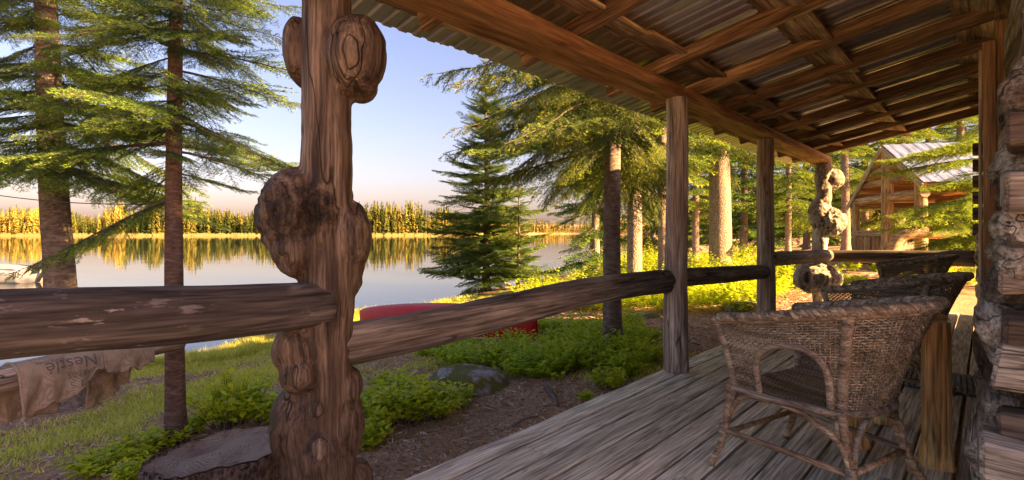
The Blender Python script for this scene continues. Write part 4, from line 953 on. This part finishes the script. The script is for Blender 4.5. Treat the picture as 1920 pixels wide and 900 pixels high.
# ------------------------------------------------------------------ red canoe, keel up
t = NT('red_canoe_hull'); v = t.coord(False); n = t.noise(v, 3, 5, .7)
M_RED = t.out(t.mix(t.ramp(n, [(.35, 0.0), (.7, .45)]), (.52, .010, .010), (.58, .04, .03)), .55, Specular_IOR_Level=.2)
M_GUN = NT('canoe_gunwale').out((.45, .40, .33), .6)
A = G(1008, 640); B = GD(612, 12.4); A = Vector((A[0], A[1], gz(A[0], A[1]))); LC = 5.0
dirv = (B - A).normalized(); B = A + dirv * LC
cz = Vector((A[0], A[1], float(gz(A[0], A[1])) + .0)); Bz = Vector((B[0], B[1], float(gz(B[0], B[1])) + .10))
can = tag(empty('canoe', cz), 'red canoe turned keel up on the grass behind the long rail', 'canoe')
can.matrix_local = aim(cz, Bz)
mb = MB(); m = 44; kk = 17; V = []
for i in range(m):
    s = i / (m - 1); e = abs(2 * s - 1); b = .44 * (1 - e ** 2.6) ** .8 + .012; dep = .42 + .0 * e; sheer = -.16 * e ** 2.2 * 0
    tipx = 0
    for j in range(kk):
        a = -1 + 2 * j / (kk - 1); y = b * math.copysign(abs(math.sin(a * math.pi / 2)) ** .75, a); z = (dep + .04) * (1 - abs(a) ** 3.2) - (.02 * e ** 6) * (1 - abs(a))
        z = z * (1 - .10 * e ** 8); rock = .09 * e ** 3
        V.append((LC * s, y, z + .10 * (1 - e ** 2) - rock * 0 + .0))
F = [(i * kk + j, i * kk + j + 1, (i + 1) * kk + j + 1, (i + 1) * kk + j) for i in range(m - 1) for j in range(kk - 1)]
mb.add(V, F); o = mb.build('hull', M_RED, can); md = o.modifiers.new('solid', 'SOLIDIFY'); md.thickness = .012
V = np.array(V).reshape(m, kk, 3)
for j in (0, kk - 1): MB().add(*tube(V[:, j] + [0, 0, -.01], .022, 6)).build('gunwale', M_GUN, can)
kp = V[:, kk // 2] + [0, 0, .004]; MB().add(*tube(kp[2:-2], .010, 6)).build('keel', M_RED, can)

# ------------------------------------------------------------------ white skiff with outboard motor
M_HULL = NT('white_aluminium').out((.62, .60, .58), .35, Metallic=.3); M_DARK = NT('dark_motor').out((.03, .03, .035), .35); M_INT = NT('skiff_inside').out((.35, .33, .31), .6)
bd = 26.5; st = PZ(64, bd, LAKE); bw = st - RGT * 4.6 + FWD * .9
bt = tag(empty('skiff', st), 'white metal skiff with outboard motor floating near the grey fir trunk', 'boat'); bt.matrix_local = aim(st, (bw[0], bw[1], LAKE))
V = []; m = 22; kk = 11
for i in range(m):
    s = i / (m - 1); b = .78 * (1 - max(0, (s - .45) / .55) ** 2.4) + .02; h = .72 + .28 * s ** 2
    for j in range(kk):
        a = -1 + 2 * j / (kk - 1); c = min(1, abs(a) * 1.7); V.append((4.7 * s - (.10 * (1 - abs(a)) if i == 0 else 0), b * (math.copysign(c, a) * .84 + .16 * a), -.18 + (h + .18) * max(0, (abs(a) - .42) / .58) ** 1.0 + .5 * max(0, s - .6) ** 1.5 * (1 - abs(a))))
F = [(i * kk + j, i * kk + j + 1, (i + 1) * kk + j + 1, (i + 1) * kk + j) for i in range(m - 1) for j in range(kk - 1)] + [tuple(range(kk - 1, -1, -1))]
o = MB().add(V, F).build('hull', M_HULL, bt); md = o.modifiers.new('solid', 'SOLIDIFY'); md.thickness = .03
V = np.array(V).reshape(m, kk, 3)
for j in (0, kk - 1): MB().add(*tube(V[:, j], .035, 6)).build('gunwale', M_INT, bt)
for xx in (.9, 2.2, 3.2): boxo('thwart', (xx, 0, .42), (.28, 1.3, .05), M_INT, bt, .01)
mt = empty('outboard_motor', (-.18, 0, .62), 0, bt)
link('cowl', burl_mesh('cowl', .34, .17, .17, M_DARK, 3, .05, 3, 0), mt).location = (-.15, 0, .22)
boxo('clamp', (.08, 0, .02), (.16, .28, .30), M_DARK, mt, .02); o = boxo('shaft', (-.30, 0, -.22), (.85, .12, .16), M_DARK, mt, .02); o.rotation_euler = (0, R(55), 0)
MB().add(*tube([(.05, .05, .2), (.9, .15, .28)], .022, 6)).build('tiller', M_DARK, mt)
def text_tris(s, size):
    cu = bpy.data.curves.new('lettering', 'FONT'); cu.body = s; cu.size = size; ob = bpy.data.objects.new('lettering', cu); COL.objects.link(ob)
    dg = bpy.context.evaluated_depsgraph_get(); me = bpy.data.meshes.new_from_object(ob.evaluated_get(dg)); bpy.data.objects.remove(ob)
    bm = bmesh.new(); bm.from_mesh(me); bmesh.ops.triangulate(bm, faces=bm.faces)
    bmesh.ops.subdivide_edges(bm, edges=bm.edges[:], cuts=2, use_grid_fill=True); bmesh.ops.triangulate(bm, faces=bm.faces)
    V = np.array([v.co[:] for v in bm.verts]); T = np.array([[v.index for v in f.verts] for f in bm.faces]); bm.free(); return V, T
V2, T2 = text_tris('SPINDLER CRAFT', .20)
yo = float(V[4, kk - 1, 1]); W_ = np.stack([2.35 - V2[:, 0] * 1.05, np.full(len(V2), 0.0), .42 + V2[:, 1]], -1)
for q in range(len(W_)):
    i = np.clip(W_[q, 0] / 4.7 * (m - 1), 0, m - 2); i0 = int(i); cs_ = V[i0] * (1 - (i - i0)) + V[i0 + 1] * (i - i0); up_ = cs_[kk // 2:]
    W_[q, 1] = np.interp(W_[q, 2], up_[:, 2], up_[:, 1]) + .026
o = link('lettering', trimesh('lettering', W_, T2, M_DARK), bt)
# the other side too, so the name shows whichever side faces the camera
W2 = W_ * np.array([1, -1, 1]); W2[:, 0] = (W_[:, 0].max() + W_[:, 0].min()) - W_[:, 0]; link('lettering', trimesh('lettering', W2, T2, M_DARK), bt)

# ------------------------------------------------------------------ pole with burlap sacks
PA = Vector(P(-130, 735, 3.0)); PB = Vector(P(338, 645, 4.55)); PA.z = .245; PB.z = .235
tag(link('drying_pole', log_mesh('drying_pole', (PB - PA).length, .088, .078, [M_GPOST, M_END], 14, lump=.05, n=22), None, aim(PA, PB)), 'weathered pole carrying burlap sacks, resting on the reddish fir trunk', 'pole')
t = NT('burlap'); v = t.coord(False)
wa = t.n('TexWave', {'Vector': v, 'Scale': 60.0, 'Distortion': 1.5}, bands_direction='X').outputs['Fac']; wb = t.n('TexWave', {'Vector': v, 'Scale': 60.0, 'Distortion': 1.5}, bands_direction='Z').outputs['Fac']
n = t.noise(v, 9, 5, .7); wv = t.math('MULTIPLY', t.math('ADD', wa, wb), .5)
c = t.mix(t.ramp(n, [(.35, 0.0), (.65, 1.0)]), (.27, .205, .14), (.44, .35, .25)); c = t.mix(1.0, c, t.ramp(wv, [(.2, .62), (.7, 1.1)]), 'MULTIPLY')
M_SACK = t.out(c, .95, t.bump(wv, .5, .004))
M_INK = NT('sack_print').out((.13, .12, .11), .95); M_INKY = NT('sack_print_ochre').out((.34, .22, .07), .95)
axp = (PB - PA).normalized(); fp = axp.cross(Vector((0, 0, 1))).normalized()
if fp.dot(Vector(-FWD)) < 0: fp = -fp
def cloth(s, q, seed, r=.094, lift=0.0, back=0):
    """q: arc length over the pole, positive to the front"""
    s = np.asarray(s, float); q = np.asarray(q, float); a = np.clip(q / r, -1.57, 1.57); ex = np.sign(q) * np.maximum(0, np.abs(q) - 1.57 * r); ax_ = np.abs(ex)
    wr = fbm(np.stack([s * 9, q * 5, 0 * s], -1) + seed, 3, seed) * (.016 + .16 * np.minimum(ax_, .25)) + .018 * np.sin(s * 38 + seed + q * 9) * np.minimum(1, ax_ * 6)
    f = (r + lift) * np.sin(a) + np.sign(q) * .06 * ax_ + wr; z = (r + lift) * np.cos(a) - ax_
    b = np.array(PA)[None] + np.array(axp)[None] * s.ravel()[:, None] + np.array(fp)[None] * f.ravel()[:, None]; b[:, 2] += z.ravel(); return b
def sack(name, label, s0, s1, front, back, seed, prints=()):
    root = tag(empty(name, PA + axp * (s0 + s1) / 2), label, 'sack', 'burlap sacks on the pole'); O = np.array(root.location)
    n, m = 46, 60; mb = MB(); S, W = np.meshgrid(np.linspace(0, 1, n), np.linspace(0, 1, m), indexing='ij')
    fr = np.interp(S, [a for a, b in front], [b for a, b in front]) + .03 * vn(np.stack([S * 9, S * 0, S * 0], -1), seed) + .008 * vn(np.stack([S * 40, S * 0, S * 0], -1), seed); bk_ = np.interp(S, [a for a, b in back], [b for a, b in back])
    q = -bk_ + (fr + bk_) * W; sh = .0
    V = cloth(s0 + (s1 - s0) * S + .03 * (W - .5) * np.sin(S * 3), q, seed) - O
    o = mb.add(V, [(i * m + j, i * m + j + 1, (i + 1) * m + j + 1, (i + 1) * m + j) for i in range(n - 1) for j in range(m - 1)]).build('cloth', M_SACK, root)
    md = o.modifiers.new('solid', 'SOLIDIFY'); md.thickness = .005; md.offset = 0
    for e in (0, n - 1):                                       # rolled seam edges
        w_ = V.reshape(n, m, 3)[e]; MB().add(*tube(w_[4:-1], .0095, 6)).build('seam', M_SACK, root)
    w_ = V.reshape(n, m, 3)[:, -1]; MB().add(*tube(w_, .009, 6)).build('hem', M_SACK, root)
    for (txt, size, ts, tq, mat) in prints:                   # hung upside down: the print reads from the far side
        T_, I_ = text_tris(txt, size); ss = ts - T_[:, 0]; qq = tq + T_[:, 1]
        link('print', trimesh('print', cloth(ss, qq, seed, lift=.0) - O + np.array(fp) * .0055 + np.array([0, 0, .0045]), I_, mat), root)
    return root
LP = (PB - PA).length
def s_at(px):
    best = min(np.linspace(0, LP, 600), key=lambda s: abs(960 + 960 * ((np.array(PA + axp * s) - CAM) @ RGT) / ((np.array(PA + axp * s) - CAM) @ FWD) - px)); return float(best)
s0, s1, s2 = s_at(18), s_at(176), s_at(270)
sack('burlap_sack', 'printed burlap sack hung upside down with a rolled edge over the pole', s0, s1, [(0, .40), (.15, .42), (.5, .33), (1, .20)], [(0, .46), (.7, .50), (.75, .3), (1, .3)], 3,
     [('Nestl\u00e9', .125, s0 + (s1 - s0) * .93, .085, M_INK), ('BAKERS', .055, s0 + (s1 - s0) * .90, .185, M_INK), ("NO. 2 'S", .06, s0 + (s1 - s0) * .97, .255, M_INK), ('TRADE MARK', .03, s0 + (s1 - s0) * .55, .062, M_INK)])
sack('burlap_sack', 'plain folded burlap sack hung next to the reddish fir trunk', s1 + .015, s2, [(0, .26), (.5, .26), (1, .27)], [(0, .54), (.3, .54), (.9, .42), (1, .30)], 8)

# ------------------------------------------------------------------ stump, rock, driftwood, roots
M_STUMPB = bark('stump_bark', (.035, .024, .019), (.10, .07, .054), (.19, .14, .11), True, moss=(.12, .085, .06))
t = NT('stump_top'); v = t.coord(False)
rw = t.n('TexWave', {'Vector': v, 'Scale': 14.0, 'Distortion': 9.0, 'Detail': 5.0}, wave_type='RINGS', rings_direction='Z').outputs['Fac']
c = t.mix(t.math('MULTIPLY', rw, .16), (.33, .24, .17), (.13, .085, .058)); c = t.mix(t.ramp(t.noise(v, 4, 5, .7), [(.46, 0.0), (.6, .9)]), c, t.ramp(t.noise(v, 60, 3), [(.3, (.10, .05, .034)), (.7, (.30, .16, .10))]))
M_STT = t.out(c, .9, t.bump(t.math('ADD', rw, t.noise(v, 30, 4)), .6, .015))
sp_ = PZ(412, 3.45, -.27); gzs = float(gz(sp_[0], sp_[1])); st_ = tag(empty('tree_stump', (sp_[0], sp_[1], gzs)), 'wide rotten tree stump at the foot of the burl post', 'stump')
hs = -.27 - gzs; n = 64; a = np.linspace(0, 2 * np.pi, n, endpoint=False); rp = .42 * (1 + .08 * np.sin(2 * a + 1) + .05 * np.sin(5 * a) + .05 * vn(np.stack([np.cos(a) * 2, np.sin(a) * 2, 0 * a], -1), 4))
V = []; zs = [-.3, 0, .06, hs * .5, hs * .9, hs]
for z in zs:
    fl = 1 + .35 * math.exp(-max(z, 0) / .12) * (1 if z < hs * .9 else 0); k_ = rp * (fl + .03 * np.sin(a * 23) + .06 * vn(np.stack([np.cos(a) * 5, np.sin(a) * 5, 0 * a + z * 4], -1), 8))
    tilt_ = .07 * np.cos(a - .6) * (z == hs)
    V.append(np.stack([k_ * np.cos(a), k_ * np.sin(a), z + tilt_], -1))
V = np.array(V); MB().add(V.reshape(-1, 3), [(i * n + j, i * n + (j + 1) % n, (i + 1) * n + (j + 1) % n, (i + 1) * n + j) for i in range(len(zs) - 1) for j in range(n)]).build('bark', M_STUMPB, st_)
rings = []; fr = [1.0, .97, .9, .8, .68, .55, .42, .3, .18, .08, .02]
for f in fr:
    p = V[-1] * np.array([f, f, 1]); p[:, 2] = V[-1][:, 2] * f + hs * (1 - f)
    q = p * np.array([7, 7, 0]); dd = -.085 * np.clip(fbm(q * .45 + 3, 3, 6) + .15, 0, 1) * (1 - f ** 6) - .008 * np.abs(vn(q * 2, 9)) ; rim = .022 * (f > .95) - .02 * (f < .9)
    p[:, 2] += dd + rim * .6; rings.append(p)
V = np.array(rings); MB().add(V.reshape(-1, 3), [(i * n + j, (i + 1) * n + j, (i + 1) * n + (j + 1) % n, i * n + (j + 1) % n)[::-1] for i in range(len(fr) - 1) for j in range(n)]).build('sawn_top', M_STT, st_)
# mossy rock
t = NT('mossy_rock'); v = t.coord(False); n1 = t.noise(v, 14, 6, .7)
st1 = t.ramp(n1, [(.3, (.13, .12, .115)), (.55, (.30, .285, .27)), (.75, (.46, .44, .42))]); mo = t.ramp(t.noise(v, 70, 3), [(.3, (.06, .065, .012)), (.7, (.17, .16, .03))])
M_ROCK = t.out(t.mix(t.ramp(t.noise(v, 4.0, 4, .6), [(.42, 0.0), (.50, 1.0)]), st1, mo), .95, t.bump(n1, .7, .02))
def rock(px, py, rx, ry, rz, seed, label):
    p = G(px, py); o = link('rock', burl_mesh('rock', rx, ry, rz, M_ROCK, seed, .25, 4, .07)); o.location = onground(p, rz * .1); o.rotation_euler = (0, 0, TH + seed); return tag(o, label, 'rock', 'rocks on the slope')
rock(875, 728, .48, .34, .22, 3, 'low mossy grey boulder in the undergrowth above the deck edge')
rock(1392, 580, .45, .35, .14, 5, 'flat grey stone behind the slim weathered post')
rock(1215, 596, .3, .2, .09, 6, 'small flat stone behind the first plain post')
rock(960, 596, .35, .25, .16, 9, 'grey stone at the tip of the red canoe')
def stick(name, label, pts, r, mat, cat, seed=0, grp=None):
    p = catmull(pts, 8); L = np.linspace(1, .45, len(p)); p = p + .012 * np.stack([vn(p * 6 + seed, 1), vn(p * 6, 2), vn(p * 6, 3)], -1)
    o = MB().add(*tube(p, r * L * (1 + .15 * vn(p * 14, 4)), 9)).build(name, mat); return tag(o, label, cat, grp)
def gp(px, py, dz=.02): p = G(px, py); return np.array(onground(p, dz))
stick('dead_root', 'twisted dead root lying in the shrubs beside the stump', [gp(345, 812, .10), gp(305, 832, .08), gp(262, 862, .05), gp(215, 890, .03)], .034, M_GPOST, 'root')
stick('tree_root', 'thick exposed root crossing the dirt beside the deck edge', [gp(1025, 730, .01), gp(1036, 745, .03), gp(1046, 765, .02)], .035, M_BARKF, 'root', 3)
stick('tree_root', 'long surface root running from the bare fir trunk', [gp(1165, 650, .03), gp(1195, 668, .03), gp(1222, 676, .0)], .04, M_BARKF, 'root', 5)
stick('fallen_stick', 'thin pale stick lying on the dirt by the burl post', [gp(782, 838, .015), gp(790, 862, .01)], .009, M_GPOST, 'stick', 6)
stick('fallen_stick', 'bleached stick on the dirt behind the chair', [gp(1288, 641, .02), gp(1312, 650, .015)], .018, M_GLOG, 'stick', 7)
stick('fallen_stick', 'short branch on the slope under the mossy rock', [gp(960, 800, .01), gp(985, 790, .03), gp(1008, 783, .01)], .012, M_BARKF, 'stick', 8)
stick('fallen_log', 'pale sun-bleached log lying in front of the knobbly post', [gp(1590, 545, .05), gp(1625, 525, .08), gp(1660, 512, .06)], .07, M_GLOG, 'log', 9)
a_, b_ = GD(455, 11.2, .10), GD(612, 13.2, .10)
tag(link('driftwood_log', log_mesh('driftwood_log', (b_ - a_).length, .10, .08, [M_GLOG, M_END], 17, lump=.06, n=16), None, aim(a_, b_)), 'pale driftwood log at the waterline behind the burl post', 'log')
# line strung between the two firs
A_ = np.array(P(-60, 358, 5.6)); B_ = np.array(P(322, 383, 4.72)); s = np.linspace(0, 1, 20)[:, None]; p = A_ + (B_ - A_) * s; p[:, 2] -= .05 * np.sin(np.pi * s[:, 0])
tag(MB().add(*tube(p, .005, 5)).build('clothes_line', NT('dark_cord').out((.05, .045, .04), .8)), 'thin dark line strung between the two lakeside firs', 'line')

# ------------------------------------------------------------------ neighbouring log cabin
nc = tag(empty('neighbour_cabin', tuple(GD(1664, 15.2))), 'small honey-coloured log cabin with open gable porch and metal roof', 'cabin'); NL = nc.location
def W(px, d, z): p = PZ(px, d, z); return Vector(p)
ap = W(1653, 15.2, 1.2 + 2.53); el = W(1597, 17.6, 1.2 + .87); er = W(1741, 13.0, 1.2 + 1.22)
gv = Vector((er.x - el.x, er.y - el.y, 0)).normalized(); rv = Vector(RGT); rv = (rv - gv * rv.dot(gv)).normalized()   # ridge direction, away to the side
ap = el + gv * ((Vector((ap.x, ap.y, 0)) - Vector((el.x, el.y, 0))).dot(gv)) ; ap.z = 1.2 + 2.53
def nlog(name, A, B, r0, r1, seed, par=nc, mat=M_HONEY, end=M_HEND, **k):
    A = Vector(A) - NL; B = Vector(B) - NL; return link(name, log_mesh(name, (B - A).length, r0, r1, [mat, end], seed, lump=.05, n=14, step=.15, **k), par, aim(A, B))
def nroof(a, b, name, depth=7.5):
    """metal slope from ridge point a to eave b, running along rv"""
    d = (b - a); L = d.length; dn = d.normalized(); n = rv.cross(dn).normalized(); n = n if n.z > 0 else -n
    hold = empty(name, (0, 0, 0), 0, nc); yv = n.cross(dn)
    sg = 1 if yv.dot(rv) > 0 else -1
    sh = tin_mesh('metal_sheet', .912, L, M_TIN2, .304, .012)
    for k in range(int(depth / .905)):
        off = a - rv * .12 + rv * (k * .905 + (0 if sg > 0 else .912)) - NL + n * .06
        M = Matrix((dn, yv, n)).transposed().to_4x4(); M.translation = off; link('metal_sheet', sh, hold, M)
    nb = int(depth / .26)
    for k in range(int(L / .20)):                        # sheathing boards under the metal
        c = a + dn * (.1 + k * .20) + rv * (depth / 2 - .09) - NL + n * .02
        M = Matrix((rv, dn, n)).transposed(); M = M if M.determinant() > 0 else Matrix((rv, -dn, n)).transposed(); M = M.to_4x4(); M.translation = c
        link('roof_board', box_mesh('roof_board', depth - .05, .192, .03, M_HBOARD, .004), hold, M)
    return hold
nroof(ap, el + Vector((0, 0, -.0)), 'roof_slope'); nroof(ap, er, 'roof_slope')
eyL, eyR = el.z, er.z
for A, B in ((ap, el), (ap, er)):                        # rake boards
    M = aim(A - rv * .14 - NL + Vector((0, 0, -.03)), B - rv * .14 - NL + Vector((0, 0, -.03))); L = (B - A).length; M.translation = (A + B) / 2 - rv * .14 - NL + Vector((0, 0, -.05)); link('rake_board', box_mesh('rake_board', L, .04, .15, M_CASE2, .005), nc, M)
fz = .30
cpost = nlog('post', W(1664, 15.0, fz - .4), W(1664, 15.0, ap.z - .12), .155, .15, 61)
lp = el + gv * .35; rp2 = er - gv * .35
nlog('post', (lp.x, lp.y, fz - .4), (lp.x, lp.y, eyL + .1), .12, .11, 62); nlog('post', (rp2.x, rp2.y, fz - .4), (rp2.x, rp2.y, eyR + .06), .15, .14, 63)
for k in (1, 2): 
    for q, zz in ((lp, eyL), (rp2, eyR)): p = q + rv * 2.2 * k; nlog('post', (p.x, p.y, fz - .4), (p.x, p.y, zz + .05), .12, .11, 64 + k)
def along(f, z): p = lp + (rp2 - lp) * f; return Vector((p.x, p.y, z))
nlog('tie_beam', along(-.07, eyL + .14), along(1.05, eyL + .14), .12, .12, 70)
for f, s in ((.30, .55), (.66, .55)):
    nlog('purlin', along(f, (eyL if f < .5 else eyR) + s * (ap.z - eyL)) - rv * .08, along(f, (eyL if f < .5 else eyR) + s * (ap.z - eyL)) + rv * 6, .085, .085, 71)
nlog('purlin', along(.12, eyL + .42) - rv * .08, along(.12, eyL + .42) + rv * 6, .08, .08, 72); nlog('purlin', along(.9, eyR + .30) - rv * .08, along(.9, eyR + .30) + rv * 6, .08, .08, 72)
nlog('collar_beam', along(.16, eyL + .62), along(.80, eyL + .62), .09, .09, 73); nlog('collar_beam', along(.28, eyL + 1.0), along(.68, eyL + 1.0), .08, .08, 74)
nlog('eave_log', Vector((rp2.x, rp2.y, eyR - .02)), Vector((rp2.x, rp2.y, eyR - .02)) + rv * 6.3, .11, .11, 75); nlog('eave_log', Vector((lp.x, lp.y, eyL - .0)), Vector((lp.x, lp.y, eyL)) + rv * 6.3, .10, .10, 76)
nlog('handrail', along(.0, 1.14), along(.56, 1.14), .105, .115, 77, rnd=.04)
for k in range(7): nlog('baluster', along(.06 + .072 * k, .3), along(.06 + .072 * k, 1.08), .072, .07, 80 + k)
nlog('handrail', along(1.0, 1.12) + rv * .1, along(1.0, 1.12) + rv * 2.2, .10, .10, 78)
arc = catmull([W(1668, 13.3, .45), W(1682, 13.3, .98), W(1706, 13.2, 1.17), W(1737, 13.1, 1.21)], 8); arc = np.array([np.array(q) for q in arc]) - np.array(NL)
mb = MB(); mb.add(*tube(arc, np.linspace(.145, .165, len(arc)), 14, False)); nn_ = mb.n; V_, F_ = tube(arc[-2:], [.165, .163], 14); mb.add(V_[-14:], [tuple(range(14))], 1); mb.build('arched_log', [M_HONEY, M_HEND], nc)
# log walls of the room behind the porch
for k in range(9):
    z = fz + .12 + k * .225; q0 = lp + rv * 2.4; q1 = rp2 + rv * 2.4
    nlog('log', (q0.x, q0.y, z), (q1.x, q1.y, z), .12, .12, 90 + k, mat=M_HBOARD)
    q2 = rp2 + rv * 2.2; q3 = rp2 + rv * 6.5; nlog('log', (q2.x, q2.y, z - .11), (q3.x, q3.y, z - .11), .12, .12, 110 + k)
fl = (lp + rp2) / 2 + rv * 1.2
for k in range(14):
    c = lp + (rp2 - lp) * ((k + .5) / 14) + rv * 1.2; M = Matrix((rv, Vector((0, 0, 1)).cross(rv), Vector((0, 0, 1)))).transposed().to_4x4(); M.translation = Vector((c.x, c.y, fz - .03)) - NL
    link('floor_plank', box_mesh('floor_plank', 3.2, (rp2 - lp).length / 14 - .01, .05, M_HBOARD, .004), nc, M)
